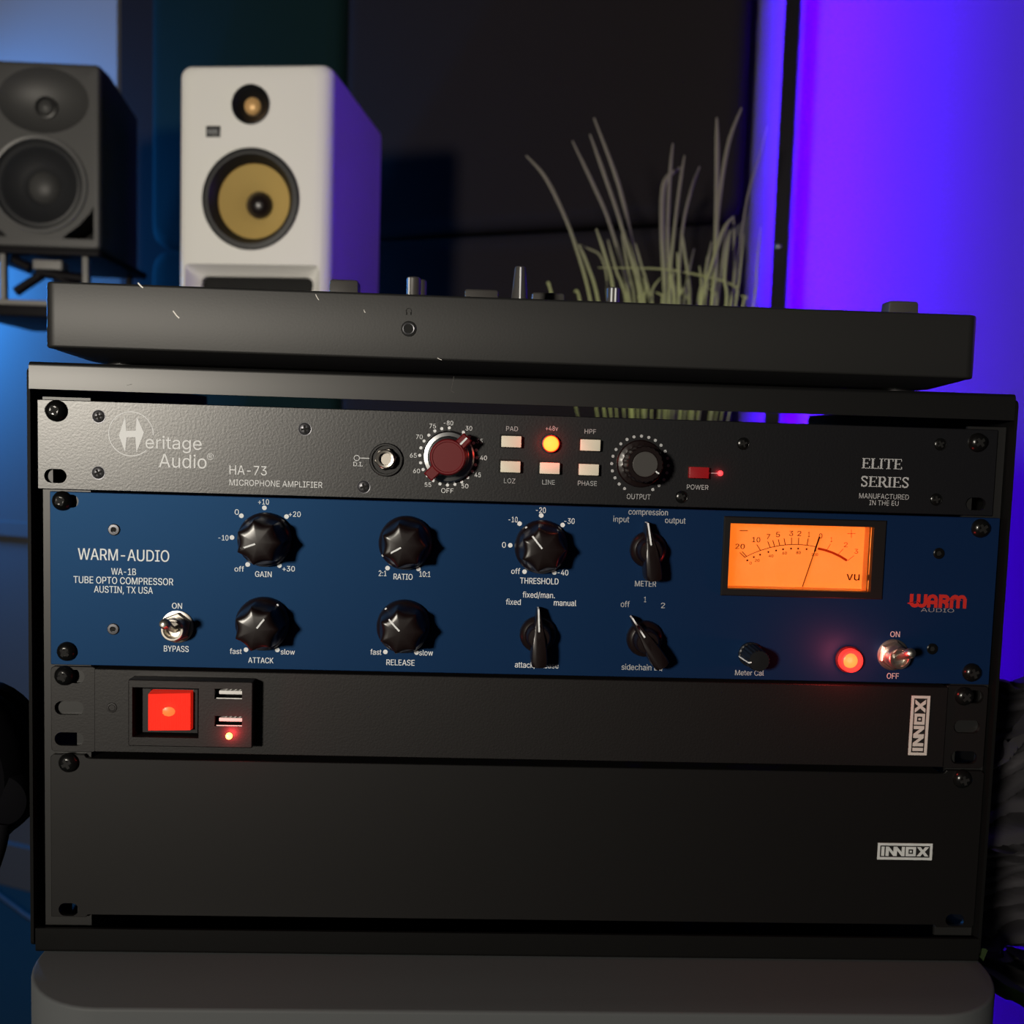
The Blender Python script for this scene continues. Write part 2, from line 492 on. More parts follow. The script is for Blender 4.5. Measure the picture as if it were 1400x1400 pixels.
# ------------------------------------------------------------------ lettering
# outlines of the plain sans lettering: advance, closed x/y loops (1000 units per em)
GLYPH = {
 ' ': (188, ()),
 '+': (453, ((198,34,198,364,255,364,255,34), (61,172,61,226,391,226,391,172),)),
 ',': (187, ((38,-119,68,71,137,71,84,-119),)),
 '-': (453, ((337,244,337,188,114,188,114,244),)),
 '.': (187, ((95,-4,83,-3,73,1,63,9,55,18,51,29,50,41,51,53,55,64,63,73,73,81,83,85,95,87,107,85,118,81,128,73,135,64,140,53,141,41,140,29,135,18,128,9,118,1,107,-3),)),
 '/': (249, ((235,533,71,-76,14,-76,178,533),)),
 '0': (453, ((227,-7,191,-3,158,7,130,24,105,48,85,77,69,113,57,155,50,202,48,254,50,306,57,353,69,395,85,431,106,461,130,484,159,502,191,512,227,516,262,512,295,502,323,484,348,461,368,431,384,395,396,353,403,306,405,254,403,202,396,155,384,113,368,77,348,48,323,24,295,7,263,-3), (227,50,250,52,271,60,290,74,306,92,320,116,330,144,338,176,342,213,344,254,342,295,338,332,330,365,320,393,306,416,290,435,271,449,250,457,227,460,203,457,182,449,163,435,147,416,134,393,123,365,115,332,111,295,109,254,111,213,115,176,123,144,134,116,147,92,163,74,182,60,203,52),)),
 '1': (453, ((76,0,76,55,391,55,391,0), (276,509,276,0,212,0,212,448,209,448,86,358,86,427,198,509),)),
 '2': (453, ((64,0,64,47,282,282,294,298,303,312,311,327,316,341,319,356,320,371,319,389,315,405,308,419,298,431,287,441,273,449,258,455,224,460,205,458,188,454,172,447,159,438,148,427,139,413,132,398,128,381,127,362,66,362,68,391,75,418,86,442,102,464,121,482,143,496,168,507,196,513,225,516,254,513,281,507,306,497,328,482,346,465,361,445,372,423,379,398,381,372,380,354,377,336,371,318,363,299,351,280,336,259,317,235,153,60,153,57,389,57,389,0),)),
 '3': (453, ((218,-7,188,-5,159,1,133,10,108,22,88,38,70,57,57,79,48,104,44,132,109,132,112,115,118,100,126,87,137,76,150,66,165,59,182,54,200,51,219,50,239,51,258,55,275,61,291,69,304,80,315,93,323,108,328,125,329,145,328,163,323,180,316,196,306,211,292,223,275,234,254,241,229,246,201,248,157,248,157,299,288,448,288,452,70,452,70,509,372,509,372,461,211,278,211,289,247,290,279,286,308,276,333,262,354,244,371,222,383,198,391,173,393,145,390,116,383,90,370,66,354,45,333,27,309,12,281,2,251,-5),)),
 '4': (453, ((40,105,40,158,247,509,311,509,109,166,109,163,413,163,413,105), (282,0,282,318,343,318,343,0),)),
 '5': (453, ((221,-7,192,-5,165,1,140,11,118,25,99,41,83,60,71,82,63,105,60,130,122,130,125,115,130,102,138,89,148,78,160,68,173,60,188,54,204,51,221,50,241,51,259,56,276,64,291,75,304,89,314,104,322,122,326,141,328,162,326,183,321,203,314,221,303,237,290,251,275,262,257,270,238,275,218,277,201,276,184,273,167,268,152,262,139,255,128,246,67,253,96,509,366,509,366,452,151,452,134,301,136,301,148,311,178,325,194,330,212,333,229,334,252,332,274,328,294,321,313,311,330,299,345,285,358,269,370,251,379,231,386,210,390,187,391,163,388,132,381,102,369,76,352,52,332,32,309,15,282,3,253,-4),)),
 '6': (453, ((226,-7,196,-4,168,3,142,15,119,31,100,51,84,74,73,101,66,130,64,162,65,187,71,212,80,239,93,268,112,302,252,509,322,509,151,261,145,261,157,279,165,288,184,302,208,311,235,314,265,312,291,305,316,295,337,280,355,262,370,240,380,215,387,187,389,157,387,127,379,98,368,73,352,50,333,30,310,14,284,3,257,-4), (226,48,245,50,263,55,279,63,293,73,304,86,314,101,322,119,326,137,327,157,326,178,322,196,314,213,304,228,293,241,279,251,263,259,245,264,226,265,207,264,190,259,174,252,160,241,148,229,138,214,131,197,126,179,125,158,126,138,131,119,138,102,148,86,160,73,174,63,190,55,207,50),)),
 '7': (453, ((97,0,323,448,323,452,62,452,62,509,391,509,391,449,165,0),)),
 '8': (453, ((226,-7,193,-5,163,1,136,11,111,25,91,42,74,62,62,84,54,109,52,135,53,156,58,176,65,195,75,212,87,228,101,241,117,252,134,260,153,265,153,267,129,276,109,289,93,308,80,330,73,354,70,380,73,405,79,429,90,450,106,469,124,485,146,498,170,508,197,514,226,516,255,514,282,508,306,498,328,485,346,469,361,450,373,429,379,405,382,380,379,354,372,330,359,308,343,289,323,276,300,267,300,265,319,260,335,252,351,241,365,228,377,212,387,195,395,176,399,156,401,135,398,109,391,84,378,62,362,42,341,25,317,11,289,1,259,-5), (226,49,248,50,267,54,285,60,300,69,313,79,323,91,331,106,335,121,337,139,335,157,330,173,322,189,312,202,298,213,283,223,265,230,247,234,226,235,206,234,187,230,169,223,154,213,140,202,130,189,122,173,117,157,115,139,117,121,121,106,129,91,139,79,152,69,167,60,185,54,205,50), (226,290,244,291,260,294,274,300,287,308,298,318,307,330,314,344,318,359,319,376,318,392,314,407,308,420,299,432,288,442,275,449,260,455,244,459,226,460,208,459,192,455,177,449,164,442,153,432,145,420,138,407,134,392,133,376,134,359,138,344,145,330,154,318,165,308,178,300,193,294,209,291),)),
 '9': (453, ((226,516,256,513,285,506,310,494,333,478,352,458,368,434,380,408,387,378,389,347,387,322,382,296,373,270,359,240,340,207,315,168,200,0,130,0,301,248,307,248,302,238,295,229,287,221,268,207,257,202,245,198,232,195,218,195,188,197,161,203,137,214,116,229,98,247,83,269,72,294,66,321,64,352,66,382,73,411,85,436,101,459,120,479,143,494,168,506,196,513), (226,460,207,459,190,454,174,446,160,435,148,423,138,407,131,390,127,372,125,352,127,331,131,313,138,295,148,280,160,268,174,257,190,250,207,245,226,243,245,245,263,249,279,257,293,267,305,280,314,295,322,312,326,330,327,350,326,371,322,390,314,407,305,422,293,435,279,446,263,454,245,459),)),
 ':': (187, ((95,-4,83,-3,73,1,63,9,55,18,51,29,50,41,51,53,55,64,63,73,73,81,83,85,95,87,107,85,118,81,128,73,135,64,140,53,141,41,140,29,135,18,128,9,118,1,107,-3), (95,271,83,272,73,277,63,284,55,294,51,304,50,316,51,328,55,339,63,349,73,356,83,360,95,362,107,360,118,356,128,349,135,339,140,328,141,316,140,304,135,294,128,284,118,277,107,272),)),
 'A': (479, ((16,0,201,509,276,509,463,0,395,0,232,478,245,478,213,371,191,302,85,0), (110,142,110,199,370,199,370,142),)),
 'B': (456, ((60,0,60,509,241,509,274,507,304,501,329,491,350,477,367,461,381,442,390,421,396,398,398,374,397,353,393,336,387,320,378,307,368,295,356,286,343,278,315,267,315,262,331,260,347,254,363,245,378,234,391,220,402,203,411,184,416,161,418,136,416,111,410,88,400,67,386,48,368,31,344,18,317,8,284,2,247,0), (125,57,245,57,281,60,309,67,330,80,344,96,353,115,355,137,354,153,350,169,342,184,333,197,320,209,306,218,289,225,269,229,248,231,125,231), (125,285,238,285,273,290,288,296,302,304,314,314,323,326,330,340,335,355,336,372,333,393,326,412,313,429,294,442,270,449,240,452,125,452),)),
 'C': (510, ((267,-7,225,-3,186,7,150,25,119,49,92,79,70,115,53,157,44,203,40,254,44,305,53,352,70,393,92,429,119,459,150,484,186,501,225,512,267,516,317,511,340,504,362,496,383,485,402,471,419,456,435,438,448,418,459,397,467,373,473,348,408,348,404,365,389,395,380,407,369,418,357,428,344,437,330,444,300,453,267,456,237,453,209,445,184,432,161,414,141,391,125,364,113,332,106,295,103,254,106,213,113,177,125,145,141,117,161,94,184,76,210,63,237,56,267,53,300,56,330,65,344,72,369,90,380,102,389,114,397,128,404,144,408,160,473,160,467,135,459,112,448,91,435,71,420,53,402,38,383,24,363,13,341,5,317,-2,293,-6),)),
 'D': (502, ((219,0,96,0,96,57,215,57,254,60,288,68,318,81,343,99,363,122,379,149,390,181,397,216,399,255,397,294,390,329,379,361,364,388,344,410,320,428,291,441,258,449,221,452,93,452,93,509,225,509,273,505,315,495,353,478,385,455,412,426,433,391,449,351,458,306,462,255,458,205,449,159,433,119,411,83,384,54,351,31,312,14,268,3), (125,509,125,0,60,0,60,509),)),
 'E': (418, ((60,0,60,509,372,509,372,452,125,452,125,286,355,286,355,229,125,229,125,57,375,57,375,0),)),
 'F': (410, ((60,0,60,509,369,509,369,452,125,452,125,278,346,278,346,221,125,221,125,0),)),
 'G': (520, ((269,-7,225,-3,185,7,149,25,118,49,91,79,69,116,53,157,43,203,40,254,43,305,53,352,69,393,91,429,117,459,149,484,184,501,223,512,265,516,291,514,316,510,340,504,363,494,384,483,403,469,421,453,436,436,449,416,460,395,468,373,474,349,408,349,402,365,387,393,378,406,368,417,344,436,330,443,300,453,265,456,236,453,209,445,183,432,160,414,141,392,125,364,113,332,106,295,103,254,106,213,113,177,125,145,141,117,161,95,184,76,210,63,238,56,269,53,296,55,322,61,345,71,365,85,382,102,396,123,407,147,413,173,415,202,434,199,283,199,283,256,478,256,478,200,475,160,466,124,451,91,431,62,406,38,377,19,344,5,308,-4),)),
 'H': (517, ((60,0,60,509,125,509,125,289,392,289,392,509,457,509,457,0,392,0,392,232,125,232,125,0),)),
 'I': (300, ((31,0,31,57,118,57,118,452,31,452,31,509,269,509,269,452,183,452,183,57,269,57,269,0),)),
 'K': (466, ((104,145,104,216,139,261,199,331,212,344,364,509,448,509,231,276,228,276), (60,0,60,509,125,509,125,334,124,225,125,193,125,0), (372,0,188,259,228,309,449,0),)),
 'L': (393, ((60,0,60,509,125,509,125,57,361,57,361,0),)),
 'M': (628, ((60,0,60,509,152,509,284,170,322,49,307,49,476,509,568,509,568,0,504,0,504,327,507,457,513,457,342,0,286,0,112,457,119,457,122,0),)),
 'N': (523, ((60,0,60,509,136,509,388,107,414,55,405,54,399,509,463,509,463,0,387,0,159,363,108,452,119,454,125,0),)),
 'O': (533, ((267,-7,225,-3,186,7,150,25,119,49,92,79,70,115,53,157,44,203,40,254,44,305,53,352,70,393,92,429,119,459,150,484,186,501,225,512,267,516,309,512,348,501,384,484,415,459,442,429,464,393,480,352,490,305,493,254,490,203,480,157,464,115,442,79,415,49,384,25,348,7,309,-3), (267,53,296,55,324,63,349,76,372,94,392,116,408,144,420,176,428,213,430,254,428,295,420,332,408,365,392,392,372,415,349,433,324,446,296,453,267,456,237,453,210,445,184,433,161,415,142,392,125,364,113,332,106,295,103,254,106,213,113,176,125,144,142,117,161,94,184,76,210,63,237,55),)),
 'P': (444, ((60,0,60,509,235,509,272,506,305,499,332,487,356,471,375,452,390,430,400,404,407,377,409,348,407,318,400,291,390,265,375,243,356,223,332,207,305,195,272,188,235,186,109,186,109,242,233,242,257,244,279,248,297,256,312,266,324,279,333,294,339,310,343,328,344,348,343,367,339,385,333,402,324,416,312,428,297,439,279,446,257,451,232,452,125,452,125,0),)),
 'Q': (533, ((245,159,313,159,468,-48,401,-48,346,27), (267,-7,225,-3,186,7,150,25,119,49,92,79,70,115,53,157,44,203,40,254,44,305,53,352,70,393,92,429,119,459,150,484,186,501,225,512,267,516,309,512,348,501,384,484,415,459,442,429,464,393,480,352,490,305,493,254,490,203,480,157,464,115,442,79,415,49,384,25,348,7,309,-3), (267,53,296,55,324,63,349,76,372,94,392,116,408,144,420,176,428,213,430,254,428,295,420,332,408,365,392,392,372,415,349,433,324,446,296,453,267,456,237,453,210,445,184,433,161,415,142,392,125,364,113,332,106,295,103,254,106,213,113,176,125,144,142,117,161,94,184,76,210,63,237,55),)),
 'R': (449, ((60,0,60,509,236,509,273,506,305,500,333,489,356,473,376,455,390,433,401,408,407,381,409,352,407,323,401,296,390,271,376,250,356,232,333,217,305,206,273,200,236,198,96,198,96,255,234,255,258,256,280,260,298,267,313,276,325,287,334,300,340,316,344,333,345,352,344,371,340,389,334,405,325,419,313,430,298,440,279,446,258,451,233,452,125,452,125,0), (353,0,230,229,303,229,428,0),)),
 'S': (446, ((224,-9,188,-7,156,-1,128,9,102,23,81,40,64,60,51,83,42,109,38,137,104,137,108,118,114,102,123,88,136,76,150,66,166,59,185,53,204,50,224,49,246,50,267,54,286,60,303,69,317,79,329,92,338,106,344,122,346,139,344,154,340,168,332,179,322,189,296,205,263,217,184,239,145,253,112,269,86,289,67,313,56,341,52,372,54,400,62,425,75,448,92,468,113,484,138,498,165,508,195,514,227,516,259,514,289,508,316,498,340,484,360,468,377,449,390,427,398,403,401,378,337,378,332,402,320,421,302,437,280,449,254,456,225,459,204,457,185,454,167,448,152,440,139,430,129,418,121,405,117,391,115,376,117,359,122,345,131,334,142,324,155,315,169,308,312,264,344,248,359,238,372,226,384,213,395,198,402,180,407,161,408,139,406,112,399,87,386,64,370,43,349,25,323,11,294,0,261,-7),)),
 'T': (448, ((32,452,32,509,417,509,417,452,257,452,257,0,193,0,193,452),)),
 'U': (517, ((259,-8,220,-6,186,2,154,15,126,33,103,55,85,80,71,108,63,140,60,173,60,509,124,509,124,178,126,155,132,133,141,113,153,95,169,80,187,68,208,59,232,53,259,52,285,53,309,59,331,68,349,80,364,95,377,113,385,133,391,155,393,178,393,509,457,509,457,173,454,140,446,108,433,80,414,55,391,33,363,15,332,2,297,-6),)),
 'W': (686, ((155,0,16,509,82,509,172,162,197,40,189,40,306,509,380,509,497,40,488,40,603,509,670,509,530,0,455,0,362,345,351,391,336,475,350,475,230,0),)),
 'X': (474, ((18,0,217,284,217,236,29,509,104,509,230,318,243,292,232,292,374,509,446,509,259,239,259,287,456,0,382,0,230,231,244,231,182,129,91,0),)),
 'Y': (472, ((203,0,203,208,16,509,91,509,203,327,250,230,224,230,242,275,381,509,455,509,268,208,268,0),)),
 'Z': (438, ((42,0,42,46,273,385,306,431,341,476,348,454,40,452,40,509,397,509,397,462,169,129,97,33,90,54,399,57,399,0),)),
 'a': (389, ((160,-9,137,-7,115,-3,94,5,76,15,60,29,48,45,38,63,32,84,30,108,32,128,36,146,43,161,53,174,64,184,78,193,92,200,108,206,125,211,257,231,265,235,271,240,274,246,275,272,272,285,267,297,260,307,251,315,240,322,227,327,212,330,196,331,178,330,163,327,149,322,137,316,127,309,118,301,110,292,104,283,100,274,41,291,51,313,64,331,79,346,95,358,114,368,133,375,153,380,173,383,208,384,255,375,271,369,286,360,300,350,312,336,322,320,330,301,335,278,337,251,337,0,277,0,277,52,272,52,267,43,252,25,242,16,229,8,215,1,199,-4,181,-7), (170,45,192,47,211,51,228,59,242,68,254,80,263,93,270,108,274,122,276,138,276,190,267,184,147,163,134,159,112,147,103,139,97,130,93,118,92,105,93,93,96,82,102,72,109,64,119,57,130,52,142,48),)),
 'b': (424, ((229,-8,208,-7,189,-3,172,4,159,12,147,21,123,50,118,59,112,59,112,0,53,0,53,509,114,509,114,319,118,319,137,346,171,373,188,379,207,383,229,384,259,382,287,374,313,361,335,342,354,320,370,293,381,261,388,227,390,189,388,151,381,116,370,84,355,57,336,34,313,16,288,3,260,-6), (220,47,242,49,262,55,279,66,294,80,306,97,316,117,323,139,327,163,328,189,327,215,323,239,316,261,307,281,295,298,280,311,262,322,243,328,220,330,198,328,178,322,161,312,147,299,134,282,125,263,118,241,114,216,113,189,114,162,118,138,125,115,135,95,147,78,162,65,179,55,198,49),)),
 'c': (395, ((207,-8,174,-5,144,3,117,16,93,35,72,58,56,85,44,116,37,150,34,187,37,225,44,260,56,291,72,318,93,341,117,360,144,374,174,382,207,384,226,384,260,377,276,371,291,364,305,356,318,346,330,335,340,322,349,308,356,293,362,277,303,262,300,272,278,304,270,311,252,321,242,325,231,328,207,330,184,328,163,321,145,310,130,296,118,278,108,258,102,236,98,212,96,187,98,163,102,139,108,117,118,97,130,80,145,66,163,55,184,49,207,46,253,55,271,66,279,73,292,89,301,107,304,117,363,102,350,70,341,56,331,43,306,21,292,12,277,5,261,-1,244,-5),)),
 'd': (424, ((195,-8,165,-6,137,3,111,16,89,34,70,57,55,84,43,116,36,151,34,189,36,227,43,261,55,293,70,320,89,342,112,361,137,374,165,382,196,384,218,383,237,379,253,373,267,364,278,355,287,346,306,319,311,319,311,509,372,509,372,0,313,0,313,59,307,59,287,31,277,21,266,12,252,4,236,-3,217,-7), (205,47,226,49,246,55,263,65,278,78,290,95,299,115,306,138,310,162,312,189,310,216,306,241,300,263,290,282,278,299,263,312,246,322,227,328,205,330,182,328,162,322,145,311,130,298,118,281,108,261,102,239,98,215,96,189,98,163,102,139,109,117,118,97,130,80,145,66,162,55,182,49),)),
 'e': (404, ((212,-8,177,-5,145,3,117,16,92,35,72,58,56,85,44,116,37,150,34,187,36,224,44,258,55,290,71,317,91,340,115,359,142,373,172,382,205,384,226,383,246,380,266,374,285,366,303,355,319,341,334,324,347,305,357,282,365,256,370,227,371,169,75,169,75,221,338,221,310,202,308,226,304,248,298,269,288,286,277,301,263,314,246,323,227,328,205,330,183,328,164,323,146,313,131,301,119,286,109,270,102,251,97,231,96,211,96,178,98,151,102,127,110,106,121,88,135,73,151,61,169,53,190,48,212,46,241,49,254,53,265,58,276,65,294,82,306,105,365,91,358,72,348,55,335,39,320,26,302,14,283,4,261,-3,237,-7),)),
 'f': (253, ((228,379,228,327,6,327,6,379), (81,0,81,432,82,452,87,470,96,486,107,499,120,510,135,519,152,525,169,529,243,521,227,468,224,470,178,472,164,468,154,460,147,449,143,435,142,419,142,0),)),
 'g': (425, ((207,-151,180,-149,156,-146,134,-140,114,-132,97,-122,82,-110,59,-84,51,-69,101,-41,122,-66,131,-74,142,-82,154,-88,169,-93,187,-96,207,-97,236,-95,261,-87,282,-75,298,-58,308,-34,311,-6,311,68,306,68,287,41,266,23,252,16,236,10,217,6,195,5,165,7,138,14,113,27,90,43,71,65,55,90,43,120,36,154,34,191,36,229,43,263,55,293,71,320,90,342,112,361,138,374,166,382,196,384,218,383,237,379,253,373,267,365,279,356,308,319,313,319,313,379,372,379,372,-9,370,-40,363,-67,350,-90,334,-109,314,-124,291,-136,265,-144,237,-149), (205,59,227,61,246,66,264,75,278,87,290,103,300,121,307,142,311,166,312,193,311,219,307,242,300,264,291,283,279,299,264,312,247,322,227,328,205,330,182,328,163,322,145,312,130,298,118,282,109,262,102,241,98,218,96,193,98,167,102,144,109,123,118,104,131,88,145,76,163,66,183,61),)),
 'h': (410, ((114,227,114,0,53,0,53,509,114,509,114,287,102,287,116,319,132,344,152,362,175,374,200,382,227,384,252,383,275,377,295,369,313,356,328,340,341,321,350,298,355,271,357,240,357,0,296,0,296,235,293,263,286,286,273,304,256,318,235,326,210,329,192,328,176,324,161,317,147,308,136,297,126,283,119,266,115,248),)),
 'i': (166, ((53,0,53,379,114,379,114,0), (84,443,73,444,63,448,54,455,47,463,43,472,41,483,43,494,47,504,54,512,63,518,73,522,84,524,95,522,105,518,114,512,121,504,125,494,126,483,125,472,121,463,114,455,105,448,95,444),)),
 'j': (166, ((53,379,114,379,114,-30,112,-52,108,-72,102,-90,92,-106,80,-119,65,-129,47,-137,27,-141,4,-143,-10,-143,-10,-87,2,-87,18,-85,31,-80,40,-72,47,-61,51,-46,53,-29), (83,443,72,444,62,448,53,455,47,463,42,472,41,483,42,494,47,504,53,512,62,518,72,522,83,524,95,522,105,518,114,512,120,504,125,494,126,483,125,472,120,463,114,455,105,448,95,444),)),
 'k': (380, ((110,137,110,212,121,212,284,379,360,379,184,199,177,199), (53,0,53,509,114,509,114,0), (294,0,148,186,191,229,372,0),)),
 'l': (189, ((112,0,91,8,74,20,62,37,55,59,53,84,53,509,114,509,114,83,120,62,126,57,135,53,157,52,170,54,181,3),)),
 'm': (609, ((53,0,53,379,112,379,112,295,108,295,114,314,122,331,132,346,144,358,158,368,172,376,187,382,203,385,219,386,245,383,268,375,287,361,303,342,314,320,321,295,312,295,318,312,326,329,337,343,350,356,364,366,381,375,398,381,417,385,437,386,458,385,478,380,497,372,514,361,529,346,541,328,550,307,555,283,557,255,557,0,496,0,496,254,493,279,485,298,473,313,456,323,438,329,419,330,402,329,387,326,374,320,363,312,353,302,345,290,340,277,336,263,335,247,335,0,274,0,274,260,272,280,265,297,253,311,238,322,220,328,199,330,185,329,171,326,158,320,145,312,135,302,126,289,119,274,115,257,114,238,114,0),)),
 'n': (409, ((114,227,114,0,53,0,53,379,112,379,112,287,102,287,116,319,132,344,152,362,175,374,200,382,227,384,252,383,275,377,295,369,313,356,328,340,341,321,350,298,355,271,357,240,357,0,296,0,296,235,293,263,286,286,273,304,256,318,235,326,210,329,192,328,176,324,161,317,147,308,136,297,126,283,119,266,115,248),)),
 'o': (415, ((207,-8,174,-5,144,3,117,16,93,35,72,58,56,85,44,116,37,150,34,187,37,225,44,260,56,291,72,318,93,341,117,360,144,374,174,382,207,384,241,382,271,374,299,360,323,341,343,318,359,291,371,260,379,225,381,187,379,150,371,116,359,85,343,58,323,35,299,16,271,3,241,-5), (207,46,231,49,252,55,270,66,285,80,298,97,307,117,314,139,318,163,319,187,318,212,314,236,307,258,298,278,285,296,270,310,252,321,231,328,207,330,184,328,163,321,145,310,130,296,118,278,108,258,102,236,98,212,96,187,98,163,102,139,108,117,118,97,130,80,145,66,163,55,184,49),)),
 'p': (424, ((53,-143,53,379,112,379,112,319,118,319,137,346,171,373,188,379,207,383,229,384,259,382,287,374,313,361,335,342,354,320,370,293,381,261,388,227,390,189,388,151,381,116,370,84,355,57,336,34,313,16,288,3,260,-6,229,-8,208,-7,189,-3,173,4,159,12,147,21,118,59,114,59,114,-143), (220,47,242,49,262,55,279,66,294,80,306,97,316,117,323,139,327,163,328,189,327,215,323,239,316,261,307,281,295,298,280,311,262,322,243,328,220,330,198,328,178,322,161,312,147,299,134,282,125,263,118,241,114,216,113,189,114,162,118,138,125,115,135,95,147,78,162,65,179,55,198,49),)),
 'r': (259, ((53,0,53,379,112,379,112,321,115,321,124,339,137,354,152,367,171,377,191,383,229,384,243,384,243,322,207,326,174,321,159,315,146,306,135,296,126,284,119,269,115,254,114,237,114,0),)),
 's': (365, ((182,-8,157,-7,133,-3,112,3,93,12,76,24,62,38,50,54,41,73,36,94,94,107,101,87,111,72,124,60,141,52,160,47,181,45,206,47,227,53,244,62,258,74,265,88,268,103,266,115,262,126,254,136,243,144,229,150,212,155,149,170,118,180,92,192,72,208,58,227,50,249,47,274,49,295,55,314,65,332,79,347,95,360,115,370,137,378,161,383,187,384,212,383,234,379,254,372,271,363,286,352,299,339,309,324,318,308,324,290,268,277,262,291,254,304,243,316,228,325,210,331,187,333,166,331,147,326,131,317,119,305,111,292,109,277,110,264,115,253,124,243,136,235,152,229,172,223,229,209,261,200,287,187,306,171,320,153,328,131,331,107,329,85,323,65,312,47,298,31,281,18,260,6,236,-2,210,-7),)),
 't': (227, ((204,379,204,327,6,327,6,379), (65,471,126,471,126,98,127,83,130,70,136,61,144,55,156,51,202,54,213,2,168,-4,138,-1,113,7,92,21,77,41,68,64,65,93),)),
 'u': (410, ((182,-5,158,-3,135,2,115,11,97,23,82,39,69,59,60,82,54,109,53,139,53,379,114,379,114,144,116,117,124,94,137,75,154,61,175,53,200,50,218,51,234,55,249,62,263,71,274,83,283,97,290,113,295,132,296,153,296,379,357,379,357,0,298,0,298,92,307,92,294,60,277,35,257,17,234,5,209,-3),)),
 'v': (389, ((163,0,17,379,84,379,199,42,206,21,184,21,191,42,209,110,305,379,371,379,226,0),)),
 'w': (567, ((138,0,23,379,87,379,175,41,165,41,192,163,252,379,316,379,362,214,382,136,402,41,391,41,480,379,545,379,429,0,368,0,319,172,277,338,291,338,199,0),)),
 'x': (378, ((21,0,171,218,171,171,29,379,100,379,170,270,207,206,175,206,185,221,211,270,233,306,282,379,352,379,209,169,209,214,358,0,287,0,173,182,205,182,195,167,170,120,91,0),)),
 'y': (389, ((47,-139,61,-86,94,-90,104,-89,113,-86,122,-81,130,-74,138,-64,145,-51,163,-1,17,379,84,379,187,87,199,42,206,21,184,21,305,379,371,379,204,-58,196,-77,187,-93,177,-107,165,-119,153,-128,139,-136,125,-141,109,-144,57,-142),)),
 '®': (463, ((231,118,205,120,179,125,154,134,131,145,110,160,91,177,74,196,60,217,48,240,40,264,35,290,33,317,35,344,40,369,48,394,60,417,74,438,91,457,110,474,131,488,154,500,179,509,205,514,231,516,258,514,284,509,309,500,332,488,353,474,372,457,389,438,403,417,415,394,423,369,428,344,430,317,428,290,423,264,415,240,403,217,389,196,372,177,353,160,332,145,309,134,284,125,258,120), (231,166,258,169,284,175,307,187,328,202,347,220,362,241,373,265,380,290,382,317,380,344,373,369,362,393,347,414,328,432,307,447,284,458,258,465,231,467,205,465,180,458,156,447,135,432,116,414,101,393,90,369,83,344,81,317,83,290,90,265,101,241,116,220,135,202,156,187,180,175,205,169), (273,226,228,312,273,312,319,226), (161,226,161,409,253,409,270,406,288,397,295,391,302,383,307,374,310,363,311,350,310,338,307,326,302,316,295,307,287,300,278,295,259,288,250,287,185,287,185,319,245,319,251,322,257,327,262,333,266,341,267,350,266,360,262,367,257,372,239,378,203,378,203,226),)),
}

CAP1 = max(GLYPH['H'][1][0][1::2])
FILL = {}


def glyph(ch):
    """filled outline: points and the triangles that lie inside the ink (non-zero winding)"""
    if ch not in FILL:
        loops = [[(l[i], l[i + 1]) for i in range(0, len(l), 2)] for l in GLYPH[ch][1]]
        pts, edges = [], []
        for l in loops:
            b0 = len(pts)
            pts += [Vector(p) for p in l]
            edges += [(b0 + k, b0 + (k + 1) % len(l)) for k in range(len(l))]
        if not pts:
            FILL[ch] = []
            return FILL[ch]
        vs, _, tris = delaunay_2d_cdt(pts, edges, [], 0, 1e-3)[:3]

        def inside(x, y):
            w = 0
            for l in loops:
                for k in range(len(l)):
                    (xa, ya), (xb, yb) = l[k - 1], l[k]
                    if (ya <= y) != (yb <= y) and x < xa + (y - ya) * (xb - xa) / (yb - ya):
                        w += 1 if yb > ya else -1
            return w != 0
        keep = [t for t in tris if inside(sum(vs[k].x for k in t) / 3, sum(vs[k].y for k in t) / 3)]
        FILL[ch] = [([tuple(v) for v in vs], keep)]
    return FILL[ch]


def put_text(mb, s, x, z, w, cap=None, y=-0.08, weight=0.012):
    """text centred on x, baseline z, width w (mm)"""
    pen, parts = 0, []
    for ch in s:
        for n, (p, t) in enumerate(glyph(ch)):
            parts.append(([(pen + q[0], q[1]) for q in p], t, n))
        pen += GLYPH[ch][0]
    xs = [q[0] for p in parts for q in p[0]]
    x0, x1 = min(xs), max(xs)
    d = weight * w / max(len(s), 2) * 1.6            # semi-bold print: drawn twice, a hair apart
    sx = (w - 2 * d) / (x1 - x0)
    sz = cap / CAP1 if cap else sx
    for k in ((-1, 1) if weight > 0.009 else (0,)):
        for p, t, n in parts:
            mb.add([(x + k * d + (v[0] - (x0 + x1) / 2) * sx, y - 0.004 * k - 0.002 * n, z + v[1] * sz) for v in p], t)


def T(mb, s, cx, by, wpx, cappx=None, y=-0.08, weight=0.012):
    """the same, from where it reads in the photograph"""
    p = at(cx, by, y)
    a, b = at(cx - wpx / 2, by, y), at(cx + wpx / 2, by, y)
    k = (b.x - a.x) / wpx
    put_text(mb, s, p.x, p.z, wpx * k, cappx * k if cappx else None, y, weight)


def TP(parent, m, s, cx, by, wpx, cappx=None, weight=0.012):
    """one printed word as a part of its own"""
    b_ = MB()
    T(b_, s, cx, by, wpx, cappx, weight=weight)
    return b_.build('printed_label', m, parent)


def D(mb, cx, cy, rpx, y=-0.08):
    p = at(cx, cy, y)
    mb.disc(p.x, p.z, rpx * 0.3685, y)


def zone(x0, y0, s):
    """coordinates read in an enlarged crop -> photograph"""
    return lambda u, v: (x0 + u / s, y0 + v / s)


